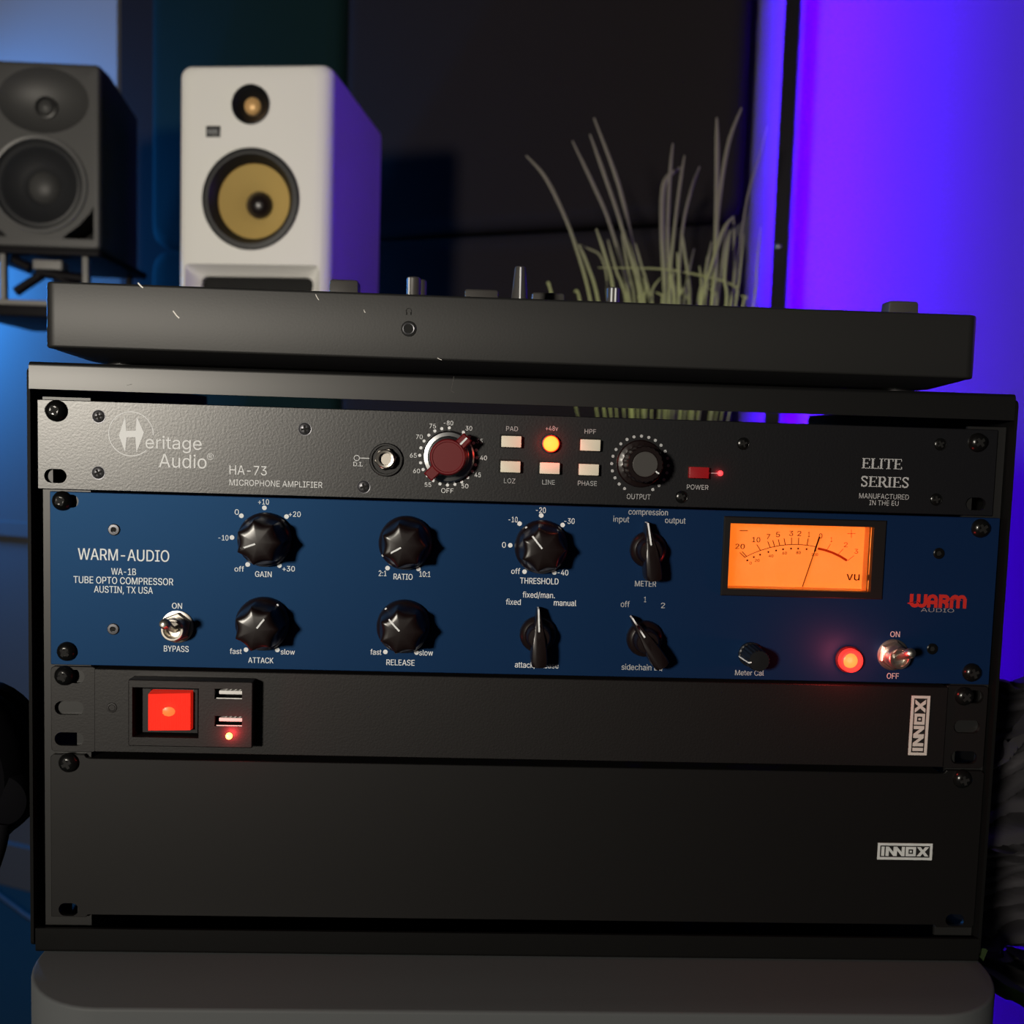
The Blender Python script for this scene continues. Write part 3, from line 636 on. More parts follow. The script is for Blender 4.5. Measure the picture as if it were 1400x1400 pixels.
# ================================================================== THE ROOM
YAW = math.radians(-22.5)                      # the room wall stands askew to the rack
WU = Vector((math.cos(YAW), math.sin(YAW), 0))  # along the wall, to the right
WN = Vector((math.sin(YAW), -math.cos(YAW), 0))  # towards the room
PF = at(560, 330, 1105)                        # a point on the face of the padded panels
PF.z = 0
PWALL = PF - WN * 95                           # a point on the bare wall
FLOOR = -Z0 * 1000


def wp(s, out, z):
    """point s mm along the wall, out mm in front of it, height z"""
    return PWALL + WU * s + WN * out + Vector((0, 0, z))


def wall_block(mb, s0, s1, o0, o1, z0, z1):
    v = [wp(s, o, z) for s in (s0, s1) for o in (o0, o1) for z in (z0, z1)]
    return mb.add(v, [(0, 1, 3, 2), (4, 6, 7, 5), (0, 4, 5, 1), (2, 3, 7, 6), (0, 2, 6, 4), (1, 5, 7, 3)])


def s_of(u, v, out):
    return (onplane(u, v, PWALL + WN * out, WN) - PWALL).dot(WU)


def z_of(u, v, out):
    return onplane(u, v, PWALL + WN * out, WN).z


struct(recentre(wall_block(MB(), -2600, 2200, -80, 0, FLOOR, 1500).build('wall_back', 'wall')))
struct(recentre(MB().box(-3200, 3200, -2800, 3200, FLOOR - 60, FLOOR).build('floor', 'floor')))
b = MB()
wall_block(b, -2600, 2200, 0.5, 14, FLOOR + 1, FLOOR + 95)
struct(recentre(b.build('baseboard_back', 'wall')))
b = MB()
wall_block(b, -2600, s_of(190, 700, 5), 0.5, 9, z_of(15, 713, 5) - 30, z_of(15, 713, 5))
struct(recentre(b.build('trim_1', 'wall')))

# padded panels on the wall
sL, sM, sR = s_of(200, 330, 95), s_of(466, 60, 95), s_of(1011, 230, 95)
zs = z_of(200, 342, 95) * 0.5 + z_of(1000, 295, 95) * 0.5


def cushion(s0, s1, z0, z1, label, m):
    t = 62
    mb = MB()
    prof = [(14, 0), (6, 4), (0, 16), (0, t - 30), (3, t - 14), (10, t - 5), (22, t)]
    rings = []
    for i, h in prof:
        rings.append([wp(a, 33 + h, bb) for a, bb in rr(s0 + i, s1 - i, z0 + i, z1 - i, 34, 6)])
    mb.loft(rings)
    o = recentre(mb.build('padded_wall_panel', m, sharp=60))
    return tag(o, label, 'wall panel', 'padded felt panels on the wall')


cushion(sL, sM - 2, zs + 2, 1250, 'dark teal padded felt panel above the seam, behind the white speaker', 'teal_cushion')
cushion(sM + 2, sR, zs + 2, 1250, 'large dark padded felt panel above the seam, behind the grass', 'cushion')
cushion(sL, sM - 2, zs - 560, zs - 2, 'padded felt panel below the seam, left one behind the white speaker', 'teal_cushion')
cushion(sM + 2, sR, zs - 560, zs - 2, 'brownish padded felt panel below the seam, behind the grass blades', 'cushion')
b = MB()
wall_block(b, s_of(166, 200, 30), sR - 60, 1, 32, zs - 600, 1280)
tag(recentre(b.build('backing_board', 'cushion')), 'dark upright backing board showing left of the padded felt panels', 'board')

b = MB()
wall_block(b, s_of(-220, 60, 8), s_of(163, 60, 8), 1, 14, z_of(80, 250, 8), 1300)  # added panel: its pale colour stands in for light on the upper wall
tag(recentre(b.build('added_pale_patch', 'lit_wall_tone')), 'added pale patch for the brighter light on the wall above the grey speaker', 'board')

b = MB()
wall_block(b, sR - 30, s_of(1078, 200, 5), 0.5, 5, FLOOR + 96, 1400)  # added strip that makes the wall beside the pole look lit
struct(recentre(b.build('added_pale_strip', 'lit_strip_tone')))

# violet corner lamp
po = 150
s0, s1 = s_of(1064, 200, po), s_of(1086, 200, po)
pl = thing('floor_lamp', 'slim black pole lamp throwing violet light onto the right wall', 'lamp', wp((s0 + s1) / 2, po, FLOOR))
b = MB()
wall_block(b, s0, s1 - 2, po - 24, po, FLOOR + 14, 1150)
th = math.radians(48)                         # the strip looks past the pole's right edge at the wall
sn, st_ = WU * math.sin(th) - WN * math.cos(th), WU * math.cos(th) + WN * math.sin(th)
cs = wp(s0 + 7, po - 30, 0)
b.loft([[cs + st_ * a_ + sn * c_ + Vector((0, 0, z_)) for a_, c_ in ((-6, -2), (6, -2), (6, -0.1), (-5, -0.1), (-5, 3.1), (-6, 3.1))] for z_ in (FLOOR + 50, 1145)])  # unseen housing with a lip, added to hold back light towards the left
b.build('pole', 'pole', pl)
b = MB()
b.loft([[cs + st_ * a_ + sn * c_ + Vector((0, 0, z_)) for a_, c_ in ((-4.5, 0), (4.5, 0), (4.5, 0.8), (-4.5, 0.8))] for z_ in (FLOOR + 60, 1140)])
b.build('light_strip', 'strip', pl)
b = MB()
c = wp((s0 + s1) / 2, po - 12, FLOOR)
b.lathe(c, (0, 0, 1), [(100, 0), (100, 10), (95, 14), (0.1, 14)], 40)
b.build('base', 'pole', pl)
b = MB()
q = onplane(1062, 337, PWALL + WN * po, WN)
b.lathe(q + WU * 2 - WN * 1, WN, [(4.6, 0), (4.4, 3), (2.6, 4.6), (0.2, 5)], 18)
b.build('knob', 'screw_grey', pl)

# ================================================================== GREY CABINET UNDER THE RACK
zc = -281.4
cx0, cx1 = -244.9, 245.6
cab = thing('storage_cabinet', 'low grey cabinet with rounded front corners carrying the black rack', 'cabinet', (0, 100, FLOOR))
b = MB()
b.rbox(cx0, cx1, -51, 300, FLOOR + 30, zc, 46, 1.6, 3, 12)
b.build('body', 'cabinet', cab)
b = MB()
b.rbox(cx0 + 15, cx1 - 15, -36, 285, FLOOR, FLOOR + 30, 40, 1, 2, 8)
b.build('plinth', 'black', cab)

# ================================================================== RACK CASE
XL, XR = -250.4, 244.6
rk = thing('rack_case', 'black steel open-backed desktop rack holding the four units', 'rack', (0, 150, zc))


def tray(z_out, z_lip, x0, x1, sgn):
    # sheet with a folded front lip, drawn in (y, z)
    t = 1.3 * sgn
    r = 2.2
    pts = []
    for k in range(6):
        a = PI / 2 * k / 5
        pts.append((-4 + r - r * math.cos(a), z_out - sgn * (r - r * math.sin(a))))
    pts += [(300, z_out), (300, z_out - t), (-2.4, z_out - t), (-2.4, z_lip), (-4, z_lip)]
    return MB().prism(pts, x0, x1, 'x')


tray(18.4, 5.1, -249.2, 242.6, 1).build('top_panel', 'rack', rk)
tray(zc + 0.1, -268.4, -247.8, 243.6, -1).build('bottom_panel', 'rack_inside', rk)
for x0, x1 in ((XL, XL + 1.6), (XR - 1.6, XR)):
    b = MB()
    b.prism(rr(-3.5, 300, zc + 3, 15.5, 3, 4), x0, x1, 'x')
    b.build('side_panel', 'rack_inside', rk)
UZ = []                                           # rail holes, as the panels' fixing heights
for u0, n in ((0, 1), (-44.45, 2), (-133.35, 1), (-177.8, 2)):
    UZ += [u0 - 6.1, u0 - 44.45 * n + 6.9]
for sx in (-1, 1):
    if sx < 0:
        rx0, rx1, hx = -245.4, -222, -234.8
    else:
        rx0, rx1, hx = 222, 242.2, 232.4
    holes = [rr(hx - 5.7, hx + 5.7, z - 5, z + 5, 0.4, 1) for z in UZ]
    b = MB()
    b.prism([(rx0, -276), (rx1, -276), (rx1, 1.6), (rx0, 1.6)], 2.2, 4.0, 'y', holes)
    xa = rx0 if sx < 0 else rx1 - 1.8
    rl = b.build('rack_rail', 'rail', rk)
    b = MB()
    b.box(xa, xa + 1.8, 3.9, 30, -276, 1.6)
    b.build('rail_flange', 'rack_inside', rl)
b = MB()
p = at(620, 537, -4.05)
b.stroke([(p.x, p.z + 8), (p.x - 1.2, p.z + 1), (p.x + 0.4, p.z)], 0.25, -4.06)
b.build('scratch', 'smoke', rk)
b = MB()
p = at(177, 526, -4.05)
b.stroke([(p.x - 1.2, p.z - 0.3), (p.x + 1.2, p.z + 0.3)], 0.3, -4.06)
b.build('scratch', 'smoke', rk)


# ------------------------------------------------------------------ shared hardware
def rack_screw(parent, u, v, r=4.9, a=0.35):
    p = at(u, v, -2)
    o = thing_part(parent, 'rack_screw')
    b = MB()
    prof = [(r, 0.02), (r * 1.0, 0.7), (r * 0.93, 1.5), (r * 0.72, 2.7), (r * 0.45, 3.3), (r * 0.36, 3.35), (0.12, 3.0)]
    b.lathe((p.x, 0, p.z), (0, -1, 0), prof, 32)
    b.lathe((p.x, 0, p.z), (0, 1, 0), [(2.6, -0.1), (2.6, 1.9), (0.1, 1.9)], 16)
    s = b.build('rack_screw', 'screw', parent)
    cross(p.x, p.z, -3.2, r * 0.5, r * 0.15, a, 'dark', s)
    return s


def thing_part(*a):
    return None


def cross(x, z, y, L, w, a, m, parent):
    b = MB()
    for k in (0, 1):
        ca, sa = math.cos(a + k * PI / 2), math.sin(a + k * PI / 2)
        pts = [(-L, -w), (L, -w), (L, w), (-L, w)]
        pts = [(x + ca * p - sa * q, z + sa * p + ca * q) for p, q in pts]
        b.prism(pts, y - 0.22 - 0.02 * k, y + 0.4, 'y')
    b.build('cross_slot', m, parent)  # raised dark bars; their colour stands in for the slot's shade


def small_screw(parent, u, v, r=2.9, a=0.4, m='screw_grey'):
    p = at(u, v, 0)
    b = MB()
    b.lathe((p.x, 0, p.z), (0, -1, 0), [(r * 1.12, 0.01), (r * 1.12, 0.12), (r, 0.12), (r * 0.96, 0.06), (r * 0.8, 0.35), (r * 0.4, 0.6), (0.1, 0.66)], 24)
    s = b.build('panel_screw', m, parent)
    cross(p.x, p.z, -0.52, r * 0.62, r * 0.17, a, 'dark', s)


def hex_screw(parent, u, v, r=2.9, m='screw_grey'):
    p = at(u, v, 0)
    b = MB()
    b.lathe((p.x, 0, p.z), (0, -1, 0), [(r, 0.01), (r, 0.5), (r * 0.88, 0.75), (r * 0.5, 0.8), (r * 0.48, 0.25), (0.1, 0.22)], 24)
    s = b.build('panel_screw', m, parent)
    b = MB()
    b.lathe((p.x, 0, p.z), (0, -1, 0), [(r * 0.47, 0.26), (r * 0.47, 0.34), (0.05, 0.34)], 6)
    b.build('hex_socket', 'dark', s)


def slot(u, v, w=10.6, h=6.6):
    p = at(u, v, 0)
    return rr(p.x - w / 2, p.x + w / 2, p.z - h / 2, p.z + h / 2, h / 2 - 0.05, 6)


# ================================================================== MICROPHONE PREAMP
pre = thing('microphone_preamp', 'grey one-unit microphone preamp with dark red knob, topmost in the rack', 'preamp', (-5, 100, -43.7))
X0, X1 = -247.1, 237.0
holes = [slot(75.7, 561), slot(75.7, 650.7, 11, 7), slot(1338.5, 604.5), slot(1334, 689, 10.4, 6.6)]
MB().prism(rr(X0, X1, -44.1, 0.2, 0.5, 2), 0, 2.1, 'y', holes, 0.35).build('faceplate', 'preamp', pre)
MB().box(-217, 214, 2.1, 190, -43, -3).build('chassis', 'black', pre)
rack_screw(pre, 75, 561.5, 5.3, 0.5)
rack_screw(pre, 1339, 605, 4.9, 0.7)
for u, v, a in ((135, 569.3, 0.3), (134.5, 646.5, 0.45), (417, 586.5, 0.2), (497.5, 665.6, 0.3)):
    small_screw(pre, u, v, 3.0, a)
for u, v, a in ((932, 679.5, 0.5), (1016.6, 606.6, 0.3), (1285.7, 607.5, 0.6), (1280, 683, 0.2)):
    small_screw(pre, u, v, 2.9, a, 'screw')
# logo
b = MB()
zz = zone(0, 480, 4)
b.poly([(lambda q: (q.x, q.z))(at(*zz(*p), -0.08)) for p in ((685, 357), (650, 462), (684, 553), (693, 472), (740, 470), (746, 555), (787, 447), (748, 357), (742, 435), (690, 437))], -0.08)
c = at(179.2, 593.2, -0.08)
R = 29.6 * 0.3685
b.stroke([(c.x + R * math.cos(t), c.z + R * math.sin(t)) for t in [math.radians(-2 + k * 316 / 60) for k in range(61)]], 0.42, -0.08)
T(b, 'eritage', 237.3, 614, 77, 17.3, weight=0.006)
T(b, 'Audio', 249.8, 639.6, 65.5, 18.3, weight=0.006)
c = at(287.5, 624.2, -0.08)
b.stroke([(c.x + 1.55 * math.cos(t), c.z + 1.55 * math.sin(t)) for t in [2 * PI * k / 24 for k in range(25)]], 0.24, -0.08)
T(b, 'R', 287.6, 626.6, 3.8, 5, weight=0.0)
b.build('logo', 'white', pre)
b = MB()
T(b, 'HA-73', 339.2, 649.3, 51, 12.6, weight=0.0)
T(b, 'MICROPHONE AMPLIFIER', 377.3, 665.3, 127, 8.2, weight=0.0)
b.build('model_name', 'white', pre)

# serif lettering on the right
SERIF = {
    'E': ([(0, 0, .34, .06), (0, .94, .34, 1), (.09, 0, .25, 1), (.25, 0, .72, .06), (.25, .94, .68, 1), (.25, .48, .52, .54), (.64, .06, .72, .24), (.61, .76, .68, .94), (.47, .40, .53, .62)], .76),
    'L': ([(0, 0, .34, .06), (0, .94, .36, 1), (.09, 0, .26, 1), (.25, 0, .68, .06), (.61, .06, .69, .27)], .72),
    'I': ([(0, 0, .36, .06), (0, .94, .36, 1), (.10, 0, .26, 1)], .42),
    'T': ([(.20, 0, .58, .06), (.31, 0, .47, 1), (0, .94, .78, 1), (0, .74, .07, .94), (.71, .74, .78, .94)], .82),
    'R': ([(0, 0, .35, .06), (0, .94, .45, 1), (.09, 0, .25, 1), (.25, .45, .48, .51)], .82),
    'S': ([(.06, .02, .10, .28), (.52, .72, .56, .98)], .66)}


def serif(mb, s, u0, u1, by, cappx):
    a, e = at(u0, by, -0.08), at(u1, by, -0.08)
    H = cappx * 0.3685
    tot = sum(SERIF[ch][1] for ch in s) - 0.05
    k = (e.x - a.x) / tot
    x = a.x
    zb = (a.z + e.z) / 2
    for ch in s:
        rects, adv = SERIF[ch]
        for r in rects:
            yy = mb.layer(-0.08)
            mb.quad((x + r[0] * k, yy, zb + r[1] * H), (x + r[2] * k, yy, zb + r[1] * H), (x + r[2] * k, yy, zb + r[3] * H), (x + r[0] * k, yy, zb + r[3] * H))
        if ch == 'R':
            mb.stroke([(x + k * (.42 + .19 * math.cos(t)), zb + H * (.725 + .235 * math.sin(t))) for t in [PI / 2 - PI * j / 12 for j in range(13)]], 0.13 * k, -0.08)
            mb.stroke([(x + .42 * k, zb + .48 * H), (x + .68 * k, zb + .05 * H), (x + .84 * k, zb + .03 * H)], 0.14 * k, -0.08)
        if ch == 'S':
            pts = [(.52, .76), (.45, .93), (.30, .965), (.15, .92), (.09, .78), (.16, .64), (.31, .53), (.46, .42), (.53, .26), (.46, .10), (.30, .035), (.16, .08), (.08, .26)]
            mb.stroke([(x + p[0] * k, zb + p[1] * H) for p in pts], 0.115 * k, -0.08)
        x += adv * k


b = MB()
serif(b, 'ELITE', 1177.8, 1233, 641, 14.2)
serif(b, 'SERIES', 1176.2, 1242.4, 666, 14.4)
T(b, 'MANUFACTURED', 1208.4, 682.2, 68, 6.8, weight=0.0)
T(b, 'IN THE EU', 1208.4, 691, 40, 6.6, weight=0.0)
b.build('series_name', 'grey_print', pre)

# D.I. input jack
b = MB()
T(b, 'D.I.', 489.5, 637.4, 12.8, 5.8, weight=0.01)
c = at(487.7, 626.2, -0.08)
b.stroke([(c.x + 1.35 * math.cos(t), c.z + 1.35 * math.sin(t)) for t in [2 * PI * k / 24 for k in range(25)]], 0.3, -0.08)
p, q = at(492.5, 626.3), at(505, 626.6)
b.stroke([(p.x, p.z), (q.x, q.z)], 0.35, -0.08)
b.build('input_marking', 'white', pre)
c = at(528, 628.6, 0)
jk = MB().lathe((c.x, 0, c.z), (0, -1, 0), [(8.4, 0.01), (8.4, 1.0), (8.0, 1.4), (7.2, 1.4), (7.0, 0.3), (6.2, 0.3)], 48, cap1=True).build('input_jack', 'black', pre)
c = at(527, 627.5, -3)
MB().lathe((c.x, 0, c.z), (0, -1, 0), [(5.7, 0.3), (5.7, 3.2), (5.2, 3.8), (3.5, 3.8), (3.3, 3.3), (3.3, 0.5)], 6, a0=0.2).build('nut', 'chrome', jk)
MB().lathe((c.x, 0, c.z), (0, -1, 0), [(4.7, 3.0), (4.7, 4.8), (4.2, 5.2), (3.2, 5.0), (3.0, 0.6), (0.1, 0.6)], 32).build('socket', 'chrome', jk)
MB().lathe((c.x, 0, c.z), (0, -1, 0), [(2.95, 0.7), (2.95, 2.6), (0.1, 2.6)], 24).build('hole', 'dark', jk)

# gain knob
zz = zone(350, 520, 4)
b = MB()
for u, v in ((978, 277), (1016, 264), (1057, 260), (1134, 284), (1166, 310), (1190, 343), (1204, 381), (1208, 423), (1201, 462), (1184, 499), (1158, 531), (1125, 555), (1088, 569), (1047, 573), (1006, 566), (969, 548), (937, 521), (914, 488), (900, 451), (895, 410), (902, 369), (919, 332), (945, 300)):
    D(b, *zz(u, v), 2.15)
for s, u, v, w in (('75', 966, 262, 36), ('-80', 1052, 245, 52), ('30', 1164, 274, 36), ('35', 1221, 344, 36), ('40', 1244, 436, 38), ('45', 1212, 529, 35), ('50', 1142, 590, 37), ('55', 940, 582, 36), ('60', 878, 507, 37), ('65', 860, 422, 38), ('70', 893, 321, 36)):
    T(b, s, *zz(u, v), w / 4, 6.0, weight=0.004)
T(b, 'OFF', *zz(1046, 616), 17, 6.4, weight=0.004)
b.build('gain_scale', 'white', pre)
c = at(613.3, 624.4, 0)
kn = MB().lathe((c.x, 0, c.z), (0, -1, 0), [(12.8, 0.5), (13.2, 1.0), (13.0, 2.6), (12.2, 3.4), (10.4, 3.7), (9.6, 5.0), (9.3, 6.5), (8.6, 7.0), (0.1, 7.0)], 56).build('gain_knob', 'alu', pre)
cap = MB().lathe((c.x, 0, c.z), (0, -1, 0), [(9.0, 6.6), (8.9, 12.2), (8.3, 12.9), (7.6, 12.9), (7.3, 12.6), (0.1, 12.6)], 48)
ang = math.radians(45 + 1.8)
d, n_ = Vector((math.cos(ang), math.sin(ang))), Vector((-math.sin(ang), math.cos(ang)))
o = Vector((c.x, c.z))
for sgn in (1, -1):
    pts = [o + d * (sgn * 7.0) + n_ * 2.9, o + d * (sgn * 14.0) + n_ * 2.7, o + d * (sgn * 14.0) - n_ * 2.7, o + d * (sgn * 7.0) - n_ * 2.9]
    cap.prism([tuple(p) for p in (pts if sgn > 0 else pts[::-1])], -12.2, -4.2, 'y', ch=0.6)
cap = cap.build('red_cap', 'red', kn)
b = MB()
pts = [o + d * 8.1 + n_ * 0.45, o + d * 13.3 + n_ * 0.45, o + d * 13.3 - n_ * 0.45, o + d * 8.1 - n_ * 0.45]
b.prism([tuple(p) for p in pts], -12.4, -11.8, 'y')
b.build('pointer', 'white', cap)

# square push buttons and the lit +48 V button
zz = zone(650, 540, 4)
b = MB()
TP(pre, 'grey_print', 'PAD', 700, 589.3, 16.3, 6.2, weight=0.006)
TP(pre, 'grey_print', '+48v', 754.4, 588.8, 17, 6.2, weight=0.006)
TP(pre, 'grey_print', 'HPF', 807, 593, 15.8, 6.2, weight=0.006)
TP(pre, 'grey_print', 'LOZ', 696.6, 660.6, 15.5, 6.4, weight=0.006)
TP(pre, 'grey_print', 'LINE', 749.9, 662.5, 17.3, 6.4, weight=0.006)
TP(pre, 'grey_print', 'PHASE', 803, 664, 26, 6.4, weight=0.006)
TP(pre, 'grey_print', 'POWER', 953.7, 669.3, 29.7, 6.4, weight=0.006)
TP(pre, 'grey_print', 'OUTPUT', 873, 682.6, 32.5, 7.0, weight=0.006)
p, q = at(969, 646.8), at(982, 647)
b.stroke([(p.x, p.z), (q.x, q.z)], 0.32, -0.08)
b.build('lead_line', 'grey_print', pre)


def push_button(u, v, m, w=10.0, h=5.7, dep=3.2):
    p = at(u, v, -dep)
    b = MB()
    b.prism(rr(p.x - w / 2 - 0.9, p.x + w / 2 + 0.4, p.z - h / 2 - 0.4, p.z + h / 2 + 0.9, 0.4, 2), -0.12, 0.6, 'y')
    hole = b.build('button_opening', 'dark', pre)
    b = MB()
    b.rbox(p.x - w / 2, p.x + w / 2, -dep, 1.0, p.z - h / 2, p.z + h / 2, 0.35, 0.3, 2, 2, 'y')
    b.build('push_button', m, pre)


for u, v in ((699.2, 603.8), (807.5, 608.7), (698, 638.3), (751.8, 640.3), (805.3, 642.3)):
    push_button(u, v, 'cream')
push_button(956, 646.3, 'redbtn')
c = at(753.3, 606.7, -2)
MB().lathe((c.x, 0, c.z), (0, -1, 0), [(4.4, 0.02), (4.4, 2.4), (4.0, 2.5), (3.9, 2.0)], 36, cap1=False).build('lamp_rim', 'redbtn', pre)
MB().lathe((c.x, 0, c.z), (0, -1, 0), [(3.85, 0.5), (3.85, 2.6), (3.2, 3.2), (0.1, 3.4)], 36).build('lit_button', 'amber', pre)
lamp('lit_button_glow', 'POINT', (c.x, -9.5, c.z), 0.0075, (1, 0.06, 0.04), size=0.003)
c = at(985.3, 647.1, -1)
MB().lathe((c.x, 0, c.z), (0, -1, 0), [(1.45, 0.02), (1.45, 0.5), (1.0, 1.2), (0.1, 1.5)], 20).build('power_led', 'led', pre)
lamp('power_led_glow', 'POINT', (c.x, -4, c.z), 0.0008, (1, 0.03, 0.05), size=0.001)

# output knob
b = MB()
for u, v in ((908, 225), (948, 232), (984, 248), (1015, 275), (1038, 308), (1051, 346), (1055, 386), (1047, 426), (1031, 463), (1004, 495), (970, 517), (816, 512), (786, 487), (763, 453), (749, 415), (745, 375), (752, 335), (769, 298), (795, 267), (829, 243), (867, 229)):
    D(b, *zz(u, v), 2.15)
b.build('output_scale', 'grey_print', pre)
c = at(874.8, 633.8, 0)


def flute20(t, r, j):
    if 4 <= j <= 6:
        return r * (1 - 0.045 * (0.5 + 0.5 * math.cos(20 * t)))
    return r


kn = MB().lathe((c.x, 0, c.z), (0, -1, 0), [(11.8, 0.4), (12.0, 1.2), (11.3, 2.0), (10.0, 2.3), (9.4, 2.6), (9.1, 15.0), (8.7, 15.6), (6.6, 15.6), (6.4, 15.3), (0.1, 15.3)], 160, flute20).build('output_knob', 'knob', pre)
cap = MB().lathe((c.x, 0, c.z), (0, -1, 0), [(6.2, 15.0), (6.2, 15.75), (5.9, 15.95), (0.1, 15.95)], 40).build('cap', 'smoke', kn)
b = MB()
a = math.radians(-32)
d, n_ = Vector((math.cos(a), math.sin(a))), Vector((-math.sin(a), math.cos(a)))
o = Vector((c.x, c.z))
b.prism([tuple(o + d * 6.2 + n_ * .35), tuple(o + d * 8.2 + n_ * .35), tuple(o + d * 8.2 - n_ * .35), tuple(o + d * 6.2 - n_ * .35)], -15.8, -15.5, 'y')
b.build('pointer', 'white', kn)

# ================================================================== COMPRESSOR
comp = thing('compressor', 'blue two-unit compressor with amber needle meter and black knobs', 'compressor', (0, 100, -132.5))
bz = [at(*p) for p in ((989, 706), (1211, 711), (1205, 818.7), (985, 814))]
mx0, mx1 = (bz[0].x + bz[3].x) / 2, (bz[1].x + bz[2].x) / 2
mz0, mz1 = (bz[2].z + bz[3].z) / 2, (bz[0].z + bz[1].z) / 2
wd_ = [at(*p, -1.5) for p in ((998.6, 716), (1194.2, 720.3), (1191, 808.8), (995, 806))]
wx0, wx1 = (wd_[0].x + wd_[3].x) / 2, (wd_[1].x + wd_[2].x) / 2
wz0, wz1 = (wd_[2].z + wd_[3].z) / 2, (wd_[0].z + wd_[1].z) / 2
holes = [slot(91.5, 685, 11.4, 6.6), slot(92, 891.3), slot(1342, 722.5), slot(1330, 920.5), [(mx0 + 1, mz0 + 1), (mx1 - 1, mz0 + 1), (mx1 - 1, mz1 - 1), (mx0 + 1, mz1 - 1)]]
MB().prism(rr(-241.2, 241.2, -132.55, -45.1, 0.5, 2), 0, 2.1, 'y', holes, 0.3).build('faceplate', 'blue', comp)
MB().box(-216, mx0 - 3, 2.1, 230, -131, -47).build('chassis', 'black', comp)
MB().box(mx0 - 3, 214, 30, 230, -131, -47).build('chassis', 'black', comp)
for u, v, a in ((83, 685, 0.5), (89.5, 891.5, 0.9), (1343, 722.7, 0.6), (1330.7, 920.5, 0.4)):
    rack_screw(comp, u, v, 4.9, a)
for u, v in ((156, 724), (155, 859.8), (1283.3, 756.5), (1274.3, 887)):
    hex_screw(comp, u, v, 2.9, 'screw_grey' if u < 700 else 'screw')
b = MB()
wt = 0.012
T(b, 'WARM-AUDIO', 169, 766.6, 125, 16, weight=0.01)
T(b, 'WA-1B', 169, 786, 34, 9.2, weight=wt)
T(b, 'TUBE OPTO COMPRESSOR', 168.8, 798.6, 136.5, 9.6, weight=wt)
T(b, 'AUSTIN, TX USA', 168.8, 810.9, 80.5, 9.4, weight=wt)
b.build('model_name', 'white', comp)


def scallop(N, dep):
    def f(t, r, j):
        u = (t * N / (2 * PI)) % 1.0 * 2 - 1
        return r - dep[j] * (1 - u * u)
    return f


def big_knob(name, u, v, ang, texts, dots):
    zt = MB()
    for s, tu, tv, w, cap in texts:
        T(zt, s, tu, tv, w, cap, weight=wt)
    for tu, tv in dots:
        D(zt, tu, tv, 3.2)
    zt.build(name + '_scale', 'white', comp)
    c = at(u, v, -3)
    prof = [(13.4, 0.3), (13.7, 0.8), (13.6, 2.6), (12.9, 4.2), (12.4, 4.8), (12.2, 5.3), (12.0, 9.0), (11.8, 13.0), (11.5, 15.2), (11.1, 16.3), (10.4, 16.9), (9.0, 17.35), (6.5, 17.7), (3, 17.95), (0.1, 18)]
    dep = [0, 0, 0, 0, 0, 0.3, 1.1, 1.7, 2.1, 2.2, 2.0, 1.2, 0.4, 0.1, 0]
    kn = MB().lathe((c.x, 0, c.z), (0, -1, 0), prof, 112, scallop(7, dep), a0=ang + PI / 7).build(name, 'knob', comp, sharp=40)
    a = math.radians(ang) if abs(ang) > 7 else ang
    a = ang
    d, n_ = Vector((math.cos(a), math.sin(a))), Vector((-math.sin(a), math.cos(a)))
    o = Vector((c.x, c.z))
    b = MB()

    def p3(r, s, h):
        q = o + d * r + n_ * s
        return (q.x, -h, q.y)
    hw = 0.42
    for (r0, h0), (r1, h1) in (((1.2, 18.15), (5.5, 17.95)), ((5.5, 17.95), (8.9, 17.15))):
        b.add([p3(r0, -hw, h0), p3(r0, hw, h0), p3(r1, hw, h1), p3(r1, -hw, h1), p3(r0, -hw, h0 - .7), p3(r0, hw, h0 - .7), p3(r1, hw, h1 - .9), p3(r1, -hw, h1 - .9)],
              [(0, 1, 2, 3), (4, 7, 6, 5), (0, 4, 5, 1), (1, 5, 6, 2), (2, 6, 7, 3), (3, 7, 4, 0)])
    q = o + d * 12.75
    b.lathe((q.x, -3.9, q.y), (0, -1, 0), [(0.62, 0), (0.62, 0.6), (0.1, 0.75)], 12)
    b.build('pointer', 'white', kn)
    return kn


def img_ang(dx, dy):
    return math.atan2(-dy, dx) + math.radians(1.8)


z7 = zone(40, 660, 3.5)
z8 = zone(440, 660, 3.684)
c7, c8 = 7.4, 7.6


def tx(z, s, u, v, w, cap, k):
    return (s, *z(u, v), w / k, cap)


big_knob('gain_knob', 361.5, 738.2, img_ang(-24, 8),
         [tx(z7, '+10', 1121, 104, 52, c7, 3.5), tx(z7, '0', 993, 153, 20, c7, 3.5), tx(z7, '+20', 1270, 163, 58, c7, 3.5), tx(z7, '-10', 929, 276, 48, c7, 3.5), tx(z7, 'off', 1005, 425, 46, c7, 3.5), tx(z7, '+30', 1241, 424, 60, c7, 3.5), tx(z7, 'GAIN', 1120, 451, 80, 7.8, 3.5)],
         [z7(*p) for p in ((1125, 120), (1231, 162), (1197, 396), (1045, 391), (970, 262), (1015, 158))])
big_knob('attack_knob', 358.5, 853.5, img_ang(27, -33),
         [tx(z7, 'fast', 988, 819, 58, c7, 3.5), tx(z7, 'slow', 1237, 822, 68, c7, 3.5), tx(z7, 'ATTACK', 1108, 863, 121, 7.8, 3.5)],
         [z7(1037, 799), z7(1187, 800)])
big_knob('ratio_knob', 554.5, 742.6, img_ang(-89, 47),
         [tx(z8, '2:1', 306, 470, 40, c8, 3.684), tx(z8, '10:1', 519, 474, 56, c8, 3.684), tx(z8, 'RATIO', 409, 488, 96, 8, 3.684)],
         [z8(331, 430), z8(486, 434)])
